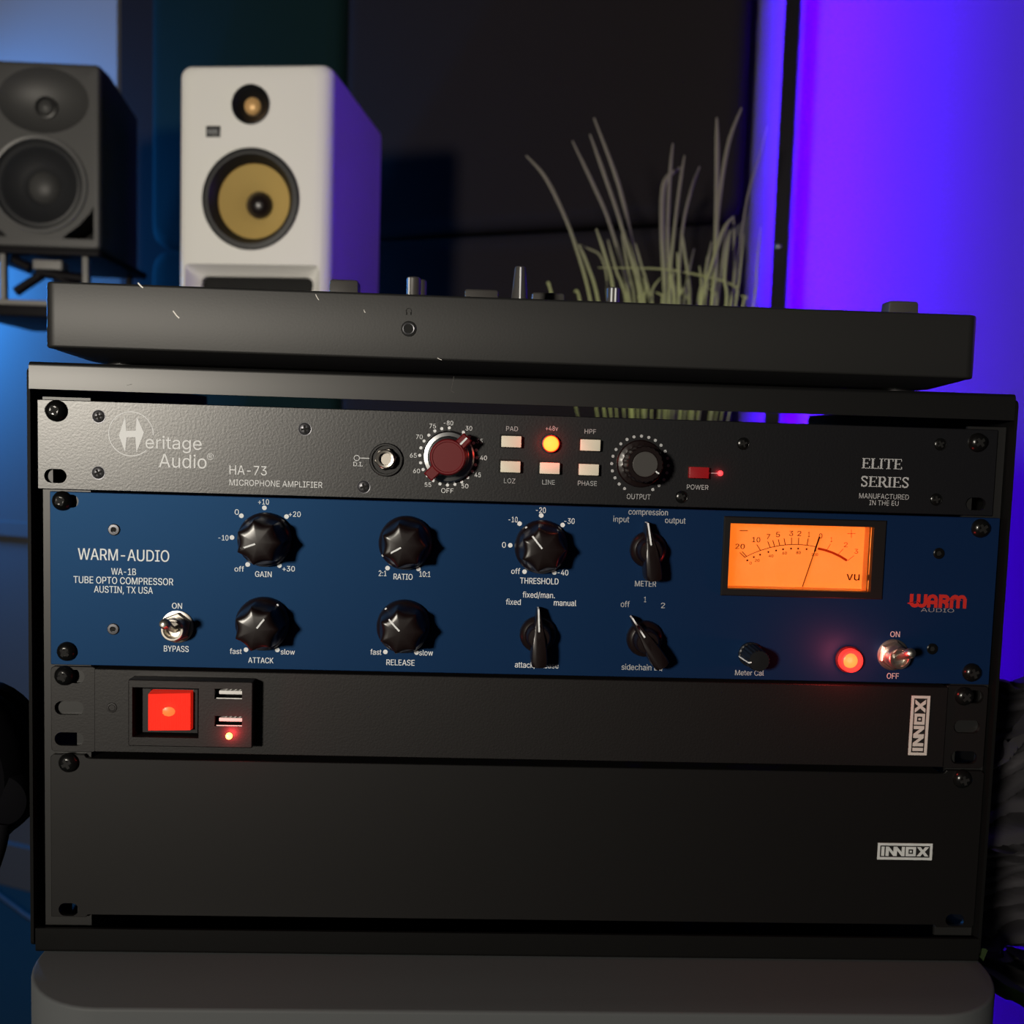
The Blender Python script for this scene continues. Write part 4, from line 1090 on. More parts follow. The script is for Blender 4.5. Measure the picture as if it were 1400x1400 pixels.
big_knob('release_knob', 551.5, 857.2, img_ang(-81, -90),
         [tx(z8, 'fast', 272, 866, 57, c8, 3.684), tx(z8, 'slow', 525, 870, 70, c8, 3.684), tx(z8, 'RELEASE', 396, 920, 142, 8, 3.684)],
         [z8(320, 852), z8(477, 855)])
big_knob('threshold_knob', 740.5, 748.2, img_ang(-75, -97),
         [tx(z8, '-20', 1103, 152, 50, c8, 3.684), tx(z8, '-10', 963, 199, 46, c8, 3.684), tx(z8, '-30', 1247, 207, 52, c8, 3.684), tx(z8, '0', 917, 327, 19, c8, 3.684), tx(z8, 'off', 976, 459, 45, c8, 3.684), tx(z8, '-40', 1214, 466, 54, c8, 3.684), tx(z8, 'THRESHOLD', 1095, 510, 194, 8.2, 3.684)],
         [z8(*p) for p in ((1105, 165), (996, 206), (1213, 213), (949, 315), (1021, 448), (1171, 452))])


def selector(name, u, v, ang, texts):
    for s, tu, tv, w, cap in texts:
        TP(comp, 'white' if u < 800 else 'grey_print', s, tu, tv, w, cap, wt)
    c = at(u, v, -2)
    b = MB()
    b.lathe((c.x, 0, c.z), (0, -1, 0), [(9.2, 0.3), (9.4, 0.8), (9.2, 2.6), (8.4, 3.8), (6.9, 4.6), (6.2, 6.5), (6.0, 10.5), (5.2, 11.6), (0.1, 12)], 48)
    d, n_ = Vector((math.cos(ang), math.sin(ang))), Vector((-math.sin(ang), math.cos(ang)))
    o = Vector((c.x, c.z))

    def ring(sc, hf):
        pl = [(14.2, .45), (11, 1.3), (6, 2.3), (0, 3.3), (-6, 4.0), (-11.5, 4.3), (-14.2, 3.9), (-14.8, 2.2), (-14.8, -2.2), (-14.2, -3.9), (-11.5, -4.3), (-6, -4.0), (0, -3.3), (6, -2.3), (11, -1.3), (14.2, -.45)]
        out = []
        for r, s in pl:
            q = o + d * r + n_ * (s * sc)
            out.append((q.x, -hf(r), q.y))
        return out
    top = lambda r: 13.8 - max(0, r) * 0.33 - max(0, -r - 8) * 0.12
    b.loft([ring(1.0, lambda r: 1.4 if r > 9 else 2.4), ring(1.0, lambda r: 4.5), ring(0.94, lambda r: top(r) - 1.0), ring(0.84, lambda r: top(r) - 0.2), ring(0.7, lambda r: top(r))])
    kn = b.build(name, 'knob', comp, sharp=40)
    b = MB()

    def p3(r, s, h):
        q = o + d * r + n_ * s
        return (q.x, -h, q.y)
    pts = [(14.4, 2.6), (14.3, top(14.2) + 0.12), (9, top(9) + 0.15), (3.6, top(3.6) + 0.15)]
    hw = 0.42
    for (r0, h0), (r1, h1) in zip(pts[:-1], pts[1:]):
        b.add([p3(r0, -hw, h0), p3(r0, hw, h0), p3(r1, hw, h1), p3(r1, -hw, h1), p3(r0 - .4, -hw, h0 - .5), p3(r0 - .4, hw, h0 - .5), p3(r1 - .4, hw, h1 - .5), p3(r1 - .4, -hw, h1 - .5)],
              [(0, 1, 2, 3), (4, 7, 6, 5), (0, 4, 5, 1), (1, 5, 6, 2), (2, 6, 7, 3), (3, 7, 4, 0)])
    b.build('pointer', 'white', kn)


z9 = zone(800, 660, 4.667)
selector('mode_selector', 735.5, 867.5, math.radians(92.5),
         [tx(z8, 'fixed', 964, 615, 75, 8, 3.684), tx(z8, 'fixed/man.', 1092, 580, 163, 8, 3.684), tx(z8, 'manual', 1225, 620, 114, 8, 3.684), tx(z8, 'attack/release', 1082, 933, 220, 8, 3.684)])
selector('meter_selector', 886.2, 751.5, math.radians(98),
         [tx(z9, 'compression', 402, 206, 252, 8, 4.667), tx(z9, 'input', 230, 251, 102, 8, 4.667), tx(z9, 'output', 575, 259, 132, 8, 4.667), tx(z9, 'METER', 385, 662, 136, 7.6, 4.667)])
selector('sidechain_selector', 881.5, 873.5, math.radians(124),
         [tx(z9, 'off', 255, 793, 57, 8, 4.667), tx(z9, '1', 382, 762, 14, 7.4, 4.667), tx(z9, '2', 496, 800, 25, 7.4, 4.667), tx(z9, 'sidechain EQ', 363, 1196, 263, 8, 4.667)])

# small ribbed calibration knob
b = MB()
T(b, 'Meter Cal', 1024.6, 923.4, 39.4, 7.0, weight=wt)
b.build('calibration_marking', 'grey_print', comp)
c = at(1025.5, 894, 0)


def rib(t, r, j):
    return r * (1 - (0.07 * (0.5 + 0.5 * math.cos(18 * t)) if 2 <= j <= 3 else 0))


kn = MB().lathe((c.x, 0, c.z), (0, -1, 0), [(6.3, 0.3), (6.3, 2.0), (5.9, 2.4), (5.5, 15.5), (5.0, 16.3), (0.1, 16.5)], 90, rib).build('calibration_knob', 'black', comp)
a = math.radians(190)
d = Vector((math.cos(a), math.sin(a)))
b = MB()
b.tube([(c.x + d.x * 6.2, -2.0, c.z + d.y * 6.2), (c.x + d.x * 5.65, -12, c.z + d.y * 5.65), (c.x + d.x * 5.4, -15.9, c.z + d.y * 5.4), (c.x + d.x * 4.0, -16.55, c.z + d.y * 4.0)], 0.38, 8)
b.build('pointer', 'white', kn)


def toggle(name, u, v, texts, m):
    for s, tu, tv, w, cap in texts:
        TP(comp, m, s, tu, tv, w, cap, wt)
    c = at(u, v, -1)
    t = MB().lathe((c.x, 0, c.z), (0, -1, 0), [(8.2, 0.05), (8.2, 0.7), (7.6, 0.9), (5, 0.9)], 40).build(name, 'chrome', comp)
    MB().lathe((c.x, 0, c.z), (0, -1, 0), [(7.6, 0.9), (7.6, 2.6), (7.0, 3.0), (5.2, 3.0)], 6, a0=0.4).build('nut', 'chrome', t)
    MB().lathe((c.x, 0, c.z), (0, -1, 0), [(5.7, 2.0), (5.7, 8.6), (5.3, 9.1), (4.4, 9.1), (4.1, 8.6), (3.9, 5.5), (0.1, 5.2)], 36).build('bushing', 'chrome', t)
    b = MB()
    b.tube([(c.x, -5.4, c.z - 0.6), (c.x, -9, c.z + 0.8), (c.x, -14, c.z + 2.9), (c.x, -18, c.z + 4.5), (c.x, -20, c.z + 5.3), (c.x, -21.2, c.z + 5.8), (c.x, -21.9, c.z + 6.1)], [1.5, 1.6, 2.0, 2.5, 2.6, 2.1, 0.8], 20)
    b.build('lever', 'chrome', t)


toggle('bypass_switch', 242, 857.2, [('ON', 242, 832.2, 14, 8), ('BYPASS', 241, 891, 34, 8.3)], 'white')
z10 = zone(1080, 800, 4.375)
toggle('power_switch', 1221.5, 895.5, [('ON', *z10(628, 310), 13.3, 7.5), ('OFF', *z10(614, 560), 16.5, 7.7)], 'grey_print')

# red jewel lamp
c = at(1159.5, 901, 0)
jw = MB().lathe((c.x, 0, c.z), (0, -1, 0), [(6.9, 0.05), (6.9, 1.4), (6.3, 2.0), (5.9, 2.0)], 40, cap1=False).build('jewel_lamp', 'redbtn', comp)
MB().lathe((c.x, 0, c.z), (0, -1, 0), [(6.1, 0.6), (6.1, 4.4), (5.6, 5.4), (4.6, 5.6), (4.3, 5.0), (0.1, 4.8)], 40).build('jewel', 'jewel', jw)
c2 = at(1157.5, 900, -5)
MB().lathe((c.x - 0.9, 0, c.z + 0.3), (0, -1, 0), [(3.9, 4.7), (3.7, 5.6), (2.5, 6.2), (0.1, 6.4)], 28).build('jewel_core', 'jewel_core', jw)
lamp('jewel_glow', 'POINT', (c.x, -15, c.z), 0.055, (1, 0.05, 0.04), size=0.005)

# needle meter
mt = MB()
mt.prism([(mx0, mz0), (mx1, mz0), (mx1, mz1), (mx0, mz1)], -1.6, 4.0, 'y', [[(wx0, wz0), (wx1, wz0), (wx1, wz1), (wx0, wz1)]], 0.5)
mt = mt.build('meter', 'bezel', comp)
DY = 10.0
b = MB()
e = 0.6
ring = lambda i, y: [(x, y, z) for x, z in ((wx0 - i, wz0 - i), (wx1 + i, wz0 - i), (wx1 + i, wz1 + i), (wx0 - i, wz1 + i))]
b.loft([ring(0.02, -0.6), ring(0.02, DY + 2), ring(1.2, DY + 2), ring(1.2, -0.6), ring(0.02, -0.6)], False, False)
b.build('meter_housing', 'dial_side', mt)
b = MB().box(wx0 - 0.5, wx1 + 0.5, DY, DY + 1.5, wz0 - 0.5, wz1 + 0.5)
dl = b.build('dial', 'dial', mt)
zv = zone(970, 690, 5.385)
VY = DY - 0.08


def V2(u, v):
    p = at(*zv(u, v), VY)
    return (p.x, p.z)


ink, redk = MB(), MB()
K = (V2(600, 300)[0] - V2(500, 300)[0]) / 100            # mm per crop pixel
arc = [(262, 386), (310, 362), (374, 337), (446, 315), (517, 301), (560, 296), (603, 293), (654, 293), (717, 298), (785, 310)]
ink.stroke([V2(*p) for p in arc], 4.4 * K, VY)
for p, q in (((222, 352), (262, 389)), ((240, 345), (274, 382)), ((347, 293), (375, 337)), ((428, 270), (446, 315)), ((465, 262), (479, 307)), ((506, 255), (517, 302)), ((548, 248), (558, 297)), ((603, 243), (603, 294)), ((656, 243), (654, 294)), ((726, 250), (717, 299)), ((805, 262), (785, 311)), ((222, 191), (282, 191))):
    ink.stroke([V2(*p), V2(*q)], 5.2 * K, VY - 0.01)
for s, u, v, w, cp in (('20', 224, 325, 70, 36), ('10', 343, 276, 60, 36), ('7', 432, 253, 26, 36), ('5', 503, 238, 30, 36), ('3', 600, 229, 30, 36), ('2', 660, 230, 30, 36), ('1', 731, 236, 14, 36), ('0', 817, 248, 26, 36), ('vu', 1055, 557, 98, 62)):
    x, z = V2(u, v)
    put_text(ink, s, x, z, w * K, cp * K, VY - 0.02, 0.012)
for s, u, v, w in (('0', 302, 440, 16), ('20', 350, 420, 34), ('40', 452, 387, 34), ('60', 552, 366, 34), ('80', 654, 363, 34), ('100', 774, 377, 48)):
    x, z = V2(u, v)
    put_text(ink, s, x, z, w * K, 20 * K, VY - 0.02, 0.016)
for u, v in ((278, 410), (326, 386), (372, 368), (433, 348), (490, 337), (541, 328), (600, 323), (652, 323), (714, 327), (778, 338)):
    x, z = V2(u, v)
    ink.disc(x, z, 7 * K, VY - 0.01, 12)
ink.build('dial_scale', 'dial_ink', dl)
redk.stroke([V2(*p) for p in ((797, 322), (850, 334), (905, 353), (960, 379), (1012, 411))], 17 * K, VY)
for p, q in (((890, 290), (863, 334)), ((984, 325), (948, 364)), ((1063, 375), (1015, 413)), ((1014, 213), (1074, 213)), ((1044, 183), (1044, 243))):
    redk.stroke([V2(*p), V2(*q)], 3.6 * K, VY - 0.01)
for s, u, v, w, cp in (('1', 896, 274, 12, 34), ('2', 1002, 312, 28, 34), ('3', 1079, 360, 28, 34)):
    x, z = V2(u, v)
    put_text(redk, s, x, z, w * K, cp * K, VY - 0.02, -0.004)
redk.build('red_zone', 'dial_red', dl)
p, q = at(*zv(683, 606), DY - 2), at(*zv(810, 236), DY - 2)
b = MB()
b.tube([p, p.lerp(q, 0.7), p.lerp(q, 0.72), q], [0.22, 0.22, 0.4, 0.42], 8)
b.build('needle', 'dial_ink', mt)
b = MB().box(wx0 + 0.3, wx1 - 0.3, 0.6, 1.8, wz0 + 0.3, wz1 - 0.3)
b.build('lens', 'glass', mt)

# maker's mark at the right
b = MB()
zr = at(1282, 831.5, -0.08)
x_l, x_r = at(1243.5, 824).x, at(1321.5, 824).x
mw = x_r - x_l
zb, zt_ = at(1282, 831).z, at(1282, 812.8).z
H = zt_ - zb
sw = 0.062 * mw


def wl(pts):
    b.stroke([(x_l + p[0] * mw, zb + p[1] * H) for p in pts], sw, -0.08)


arc_ = lambda cx, cz, rx, rz, a0, a1: [(cx + rx * math.cos(math.radians(a0 + (a1 - a0) * k / 8)), cz + rz * math.sin(math.radians(a0 + (a1 - a0) * k / 8))) for k in range(9)]
wl([(.03, 1.0)] + [(.03, .36)] + arc_(.092, .36, .062, .24, 180, 360) + [(.154, 1.0)])
wl([(.154, 1.0), (.154, .36)] + arc_(.213, .36, .062, .24, 180, 360) + [(.275, 1.0)])
wl([(.335, 0)] + [(.335, .6)] + arc_(.398, .62, .063, .25, 180, 0) + [(.461, 0)])
wl([(.335, .40), (.461, .40)])
wl([(.54, 0), (.54, .87)] + arc_(.61, .68, .055, .19, 90, -90) + [(.57, .49)])
wl([(.60, .5), (.655, .30), (.655, 0)])
wl([(.735, 0), (.735, .62)] + arc_(.792, .62, .057, .25, 180, 0) + [(.849, 0)])
wl([(.849, .62)] + arc_(.908, .62, .059, .25, 180, 0) + [(.967, 0)])
b.build('maker_logo', 'logo_red', comp)
b = MB()
T(b, 'AUDIO', 1281.5, 836.9, 45.5, 5.2, weight=0.0)
b.build('maker_name', 'dim_print', comp)


# ================================================================== POWER STRIP
def badge(parent, cx, cz, w, h, vertical, m, y=-0.5, top=1.0):
    """framed plate: I N N square-O X"""
    def xf(p):
        u, v = (p[0] - 0.5) * w, (p[1] - 0.5) * h
        if vertical:
            u, v = -v, u
        return (cx + u, cz + v)
    pl = MB()
    pl.prism([xf(p) for p in ((-.008, -.02), (1.008, -.02), (1.008, 1.02), (-.008, 1.02))], y + 0.2, 0.05, 'y')
    base = pl.build('badge', 'dark', parent)
    b = MB()
    fw, fh = 0.045, 0.15

    def P(pts, holes=()):
        b.prism([xf(p) for p in pts], y, y + 0.25, 'y', [[xf(p) for p in hh] for hh in holes])
    P([(0, 0), (1, 0), (1, 1), (0, 1)], [[(fw, fh), (1 - fw, fh), (1 - fw, 1 - fh), (fw, 1 - fh)]])
    a, c_ = 0.22, 0.78
    P([(.07, a), (.125, a), (.125, c_), (.07, c_)])
    P([(.15, a), (.205, a), (.205, .56), (.29, a), (.355, a), (.355, .56), (.44, a), (.495, a), (.495, c_), (.44, c_), (.44, .46), (.355, c_), (.29, c_), (.29, .46), (.205, c_), (.15, c_)])
    P([(.515, a), (.70, a), (.70, c_), (.515, c_)], [[(.565, .36), (.65, .36), (.65, .64), (.565, .64)]])
    P([(.59, .44), (.625, .44), (.625, .56), (.59, .56)])
    P([(.715, a), (.785, a), (.825, .40), (.865, a), (.935, a), (.862, .5), (.935, c_), (.865, c_), (.825, .60), (.785, c_), (.715, c_), (.788, .5)])
    b.build('badge_letters', m, base)


pdu = thing('power_strip', 'black one-unit power strip with lit red rocker switch and two charging ports', 'power strip', (0, 100, -177.6))
z4 = zone(40, 890, 3.8889)
c1_, c2_ = at(*z4(520, 130)), at(*z4(1188, 520), -8)
holes = [slot(95, 924.8, 15.0, 6.9), slot(94.6, 968.2, 14.6, 7), slot(94.6, 1010.5, 14.6, 7)]
ear = MB()
ear.prism(rr(-241.2, -218.5, -177.4, -133.3, 2.2, 4), 0, 2.0, 'y', holes, 0.3)
ear.build('rack_ear', 'black_metal', pdu)
holes = [slot(1326, 952.7, 14.6, 7), slot(1322, 993.8, 14, 7), slot(1318, 1035.8, 14, 7)]
ear = MB()
ear.prism(rr(218.5, 241.2, -177.4, -133.3, 2.2, 4), 0, 2.0, 'y', holes, 0.3)
ear.build('rack_ear', 'black_metal', pdu)
fx1 = at(*z4(1188, 300), -9).x
fx0 = at(*z4(525, 300), -9).x
fz1 = at(*z4(860, 158), -9).z
fz0 = at(*z4(860, 512), -9).z
hw = [at(*z4(547, 192), -9), at(*z4(900, 465), -9)]
hole = [(hw[0].x, hw[1].z), (hw[1].x, hw[1].z), (hw[1].x, hw[0].z), (hw[0].x, hw[0].z)]
MB().prism(rr(-219, 219, -176.6, -134.0, 0.3, 1), -1.4, 150, 'y', [[(hole[0][0] - 1, hole[0][1] - 1), (hole[1][0] + 1, hole[1][1] - 1), (hole[2][0] + 1, hole[2][1] + 1), (hole[3][0] - 1, hole[3][1] + 1)]], 0.3).build('housing', 'black_metal', pdu)
usb = []
for v0, v1 in ((200, 258), (345, 403)):
    p, q = at(*z4(985, v0), -9), at(*z4(1131, v1), -9)
    usb.append((p.x, q.x, q.z, p.z))
MB().prism(rr(fx0, fx1, fz0, fz1, 0.8, 2), -9, -1.3, 'y', [hole] + [[(a, c), (bq, c), (bq, d_), (a, d_)] for a, bq, c, d_ in usb], 0.5).build('switch_plate', 'black_metal', pdu)
for a, bq, c, d_ in usb:
    b = MB()
    b.box(a - .1, bq + .1, -1.5, -1.2, c - .1, d_ + .1)
    port = b.build('charging_port', 'dark', pdu)
    b = MB()
    b.box(a + 1.6, bq - 0.4, -6.6, -1.4, c + 1.8, c + 3.6, 0.2)
    for k in range(4):
        x = a + 4.0 + k * 2.3
        b.add([(x, -6.5, c + 3.4), (x + 0.8, -6.5, c + 3.4), (x + 2.4, -3.5, d_ - 0.3), (x + 1.6, -3.5, d_ - 0.3), (x, -5.9, c + 3.4), (x + 0.8, -5.9, c + 3.4), (x + 2.4, -2.9, d_ - 0.3), (x + 1.6, -2.9, d_ - 0.3)], [(0, 1, 2, 3), (7, 6, 5, 4), (0, 3, 7, 4), (1, 5, 6, 2), (0, 4, 5, 1), (3, 2, 6, 7)])
    b.build('contact_tongue', 'usb', port)
    b = MB()
    b.box(a + 0.8, bq - 0.1, -8.6, -8.0, c + 0.05, c + 0.5)
    b.build('shell_edge', 'usb', port)
# rocker switch
p, q = at(*z4(600, 196), -5), at(*z4(898, 440), -5)
r0, r1 = at(*z4(640, 228), -10), at(*z4(858, 418), -7)
sb = MB().prism([(p.x, q.z), (q.x, q.z), (q.x, p.z), (p.x, p.z)], -5.0, 4, 'y', [[(r0.x - 1.2, r1.z - .8), (r1.x + .6, r1.z - .8), (r1.x + .6, r0.z + 1), (r0.x - 1.2, r0.z + 1)]], 0.4).build('switch_frame', 'black', pdu)
b = MB()
xa, xb, za, zb2 = r0.x - 0.6, r1.x + 0.2, r1.z - 0.3, r0.z + 0.5
b.add([(xa, -6.5, za), (xa + .1, -10.5, za + .5), (xa + 0.1, -10.5, zb2 - .5), (xa, -6.5, zb2), (xb, -4.5, za), (xb - .1, -8.0, za + .3), (xb - .1, -8.0, zb2 - .3), (xb, -4.5, zb2), (xa, 2, za), (xa, 2, zb2), (xb, 2, za), (xb, 2, zb2)],
      [(0, 1, 2, 3), (1, 5, 6, 2), (4, 7, 6, 5), (0, 8, 10, 4), (0, 4, 5, 1), (3, 2, 6, 7), (3, 7, 11, 9), (8, 9, 11, 10), (0, 3, 9, 8), (4, 10, 11, 7)])
rkr = b.build('rocker', 'rocker', pdu)
b = MB()
for k in range(1, 24):
    x = xa + (xb - xa) * k / 24
    y = -10.5 + 2.5 * k / 24
    b.box(x - 0.1, x + 0.1, y - 0.12, y + 0.1, za + 0.6, zb2 - 0.6)
for k in range(1, 20):
    z = za + (zb2 - za) * k / 20
    b.add([(xa + .2, -10.62, z - .1), (xb - .2, -8.12, z - .1), (xb - .2, -8.12, z + .1), (xa + .2, -10.62, z + .1)], [(0, 1, 2, 3)])
b.build('ribbed_face', 'rocker', rkr)
b = MB()
cx_, cz_ = (xa + xb) / 2 - 0.4, (za + zb2) / 2 + 0.2
b.lathe((cx_, -9.0, cz_), (0.1, -1, 0), [(2.6, 0), (2.4, 0.4), (1.2, 0.75), (0.1, 0.85)], 20, sx=1.3)
b.build('bulb', 'rocker_core', rkr)
lamp('rocker_glow', 'POINT', (cx_, -14, cz_), 0.004, (1, 0.04, 0.02), size=0.004)
c = at(313, 1006.5, -9.5)
MB().lathe((c.x, -9, c.z), (0.15, -1, 0.1), [(1.7, -0.2), (1.7, 0.8), (1.2, 1.6), (0.1, 2.0)], 20).build('charging_led', 'led_hot', pdu)
lamp('charging_led_glow', 'POINT', (c.x, -14.5, c.z), 0.018, (1, 0.04, 0.05), size=0.002)
c = at(153, 967.5, -1.4)
MB().lathe((c.x, -1.4, c.z), (0, -1, 0), [(2.6, 0), (2.4, 0.25), (1.7, 0.3), (1.4, 0.1), (0.1, 0.1)], 24).build('rivet', 'black_metal', pdu)
rack_screw(pdu, 86.3, 924.7, 5.0, 0.4)
rack_screw(pdu, 1320.5, 953, 4.9, 0.8)
p, q = at(1241, 948.6, -1.4), at(1271.5, 1035.4, -1.4)
bw = (at(1272.5, 949.5).x - at(1246, 949).x + at(1267, 1035).x - at(1241, 1035).x) / 2
cc = at(1256.7, 992, -1.9)
badge(pdu, cc.x, cc.z, 31.6, 9.9, True, 'badge', -1.95)

# ================================================================== BLANK PANEL
bl = thing('blank_panel', 'plain black two-unit panel at the bottom of the rack', 'panel', (0, 20, -264.6))
zt1 = -178.7
pts = [(-241.6, -264.3), (-241.6, zt1 - 1.5), (-240.1, zt1), (-224.6, zt1), (-223.6, zt1 - 1.4), (-222, zt1 - 1.9), (219.5, zt1 - 1.9), (221, zt1 - 1.4), (222, zt1), (240.6, zt1), (242.1, zt1 - 1.5), (242.1, -262.8), (240.6, -264.3), (222, -264.3), (221, -263.0), (-223, -263.0), (-224, -264.3)]
pts = pts[::-1]
holes = [slot(94.6, 1044.5, 10, 6.4), slot(93.6, 1243.5, 10, 6.8), slot(1317, 1066.5, 10, 6.4), slot(1305.5, 1258, 10, 6.4)]
b = MB()
b.prism(pts, 0, 2.0, 'y', holes, 0.3)
b.build('faceplate', 'blank', bl)
b = MB()
b.box(-221, 219, 2.0, 18, zt1 - 3.4, zt1 - 1.9)
b.box(-215, 213, 2.0, 220, -263.0, -261.5)  # lower flange stretched deep to block blue light from behind
b.build('flange', 'blank', bl)
rack_screw(bl, 92, 1044, 5.0, 0.5)
rack_screw(bl, 1317.5, 1066.5, 4.9, 0.3)
cc = at(1237.3, 1164.3, -0.5)
badge(bl, cc.x, cc.z, 29.4, 9.0, False, 'badge_worn', -0.5)

# ================================================================== DJ CONTROLLER
zt_d, zb_d = 58.7, 26.1
dx0, dx1 = -246.6, 226.8
fy = 5.0
dj = thing('dj_controller', 'dark grey DJ controller lying on top of the rack, headphone jack in its edge', 'controller', (-10, 140, 18.4))
b = MB()
b.rbox(dx0, dx1, fy, fy + 262, zb_d, zt_d, 6.5, 1.4, 3, 8)
b.build('body', 'deck', dj)
b = MB()
rings = []
for i, z in ((1.5, zb_d + 0.5), (4, zb_d - 0.8), (17, zb_d - 5.0), (22, zb_d - 5.4), (24, zb_d - 5.6)):
    rings.append([(x, y, z) for x, y in rr(dx0 + i, dx1 - i, fy + i * 0.6, fy + 262 - i, 7, 6)])
b.loft(rings)
b.build('bottom_tray', 'black', dj)
for x, y in ((-215, 30), (195, 30), (-215, 235), (195, 235)):
    b = MB()
    b.lathe((x, y, 18.4), (0, 0, 1), [(8, 0), (9, 0.4), (9, 2.3), (0.1, 2.3)], 24)
    b.build('foot', 'rubber', dj)
c = at(559, 449.5, fy)
jk = MB().lathe((c.x, fy, c.z), (0, -1, 0), [(3.9, -0.5), (3.9, 0.15), (3.6, 0.3), (3.4, 0.3)], 32).build('headphone_jack', 'dark', dj)
MB().lathe((c.x, fy, c.z), (0, -1, 0), [(3.1, -0.5), (3.1, 0.45), (2.7, 0.6), (2.3, 0.5), (2.2, 0.32)], 32).build('jack_ring', 'screw_grey', jk)
MB().lathe((c.x, fy, c.z), (0, -1, 0), [(2.2, -0.4), (2.2, 0.35), (0.1, 0.35)], 24).build('jack_hole', 'dark', jk)
b = MB()
c = at(559, 426, fy)
b.stroke([(c.x - 1.25, c.z - 1.7), (c.x - 1.25, c.z + 0.4)] + [(c.x + 1.25 * math.cos(t), c.z + 0.4 + 1.25 * math.sin(t)) for t in [PI - PI * k / 8 for k in range(9)]] + [(c.x + 1.25, c.z - 1.7)], 0.3, fy - 0.06)
b.stroke([(c.x - 1.0, c.z - 1.7), (c.x - 1.0, c.z - 0.2)], 0.55, fy - 0.07)
b.stroke([(c.x + 1.0, c.z - 1.7), (c.x + 1.0, c.z - 0.2)], 0.55, fy - 0.07)
b.build('headphone_symbol', 'dark', dj)
b = MB()
for u0, v0, u1, v1, w in ((188.5, 386.5, 195.5, 393.5, 0.7), (236.5, 425, 245, 435, 0.6), (431.5, 402.5, 436, 410, 0.35), (497.5, 423.5, 499.5, 427.5, 0.35), (598, 489.5, 604, 492, 0.3)):
    p, q = at(u0, v0, fy - .05), at(u1, v1, fy - .05)
    m_ = p.lerp(q, 0.6)
    b = MB()
    b.stroke([(p.x, p.z), (m_.x - .15, m_.z - .1), (q.x, q.z)], w, fy - 0.05)
    b.build('scratch', 'scratch', dj)


def fader(u, v, wpx, dep, label=None):
    top = at(u, v, fy + dep)
    w = wpx * (dep + fy + 478) / F
    b = MB()
    b.loft([[(x, y, z) for x, y in rr(top.x - w / 2 - i, top.x + w / 2 + i, fy + dep - 5 - i, fy + dep + 5 + i, 0.8, 2)] for i, z in ((0.9, zt_d + 1.5), (0.5, top.z - 1.2), (0, top.z - 0.3), (-0.5, top.z))])
    b.box(top.x - 1, top.x + 1, fy + dep - 1, fy + dep + 1, zt_d - 0.5, zt_d + 2)
    f_ = b.build('fader_cap', 'smoke', dj)
    return f_


fader(472, 384.5, 35, 60)
fader(658.5, 397.5, 42, 95)
fader(749, 402, 41, 95)
fader(1230.5, 413.3, 38, 60)


def dj_knob(u, v, w0, w1, dep, lines):
    top = at(u, v, fy + dep)
    k = (dep + fy + 478) / F
    r0, r1 = w0 * k / 2, w1 * k / 2
    b = MB()
    b.lathe((top.x, fy + dep, zt_d), (0, 0, 1), [(r0 * 1.05, -0.2), (r0, 0.4), (r1, top.z - zt_d - 0.8), (r1 * 0.85, top.z - zt_d), (0.1, top.z - zt_d)], 28)
    kn = b.build('rotary_knob', 'smoke', dj)
    b = MB()
    for a in lines:
        a = math.radians(a)
        d = Vector((math.cos(a), math.sin(a)))
        b.tube([(top.x + d.x * r0, fy + dep + d.y * r0, zt_d + 1), (top.x + d.x * (r1 + .15), fy + dep + d.y * (r1 + .15), top.z - 0.7)], 0.55, 6)
    b.build('pointer', 'white', kn)


dj_knob(566, 379.5, 19, 19, 70, [-125])
dj_knob(575, 383, 18, 17, 110, [])
dj_knob(711.5, 365, 25, 15, 55, [-88])
dj_knob(838.5, 393.5, 18, 17, 70, [-110, -75])


# ================================================================== WHITE SPEAKER
def on_shelf(name, label, loc, yaw, w, d, reach):
    """a small bracket shelf running back to the wall"""
    t = thing(name, label, 'shelf', loc, yaw)
    b = MB()
    b.rbox(-w / 2, w / 2, -8, d, -16, 0, 6, 2)
    b.build('shelf_board', 'pole', t, local=True)
    b = MB()
    b.box(-20, 20, d - 30, reach, -40, -16.2)
    b.build('bracket', 'pole', t, local=True)
    return t


fl, fr = at(243, 392, 667), at(456, 392, 667)
Wd, Hd, Dd = 190, 285, 241
yaw_k = math.radians(-8)
ucos = Vector((math.cos(yaw_k), math.sin(yaw_k), 0))
nk = Vector((-math.sin(yaw_k), math.cos(yaw_k), 0))
left = at(239.5, 380, 695)
z_bot = at(345, 90, 670).z - Hd + 9
org = left + ucos * (Wd / 2)
org.z = z_bot
krk = thing('studio_speaker', 'white studio speaker with yellow cone woofer', 'speaker', org, yaw_k)


def kpt(u, v, y=0.0):
    """photograph point on the speaker's front plane -> local (x, z)"""
    p = onplane(u, v, org + nk * y, nk)
    q = p - org
    return q.dot(ucos), q.z


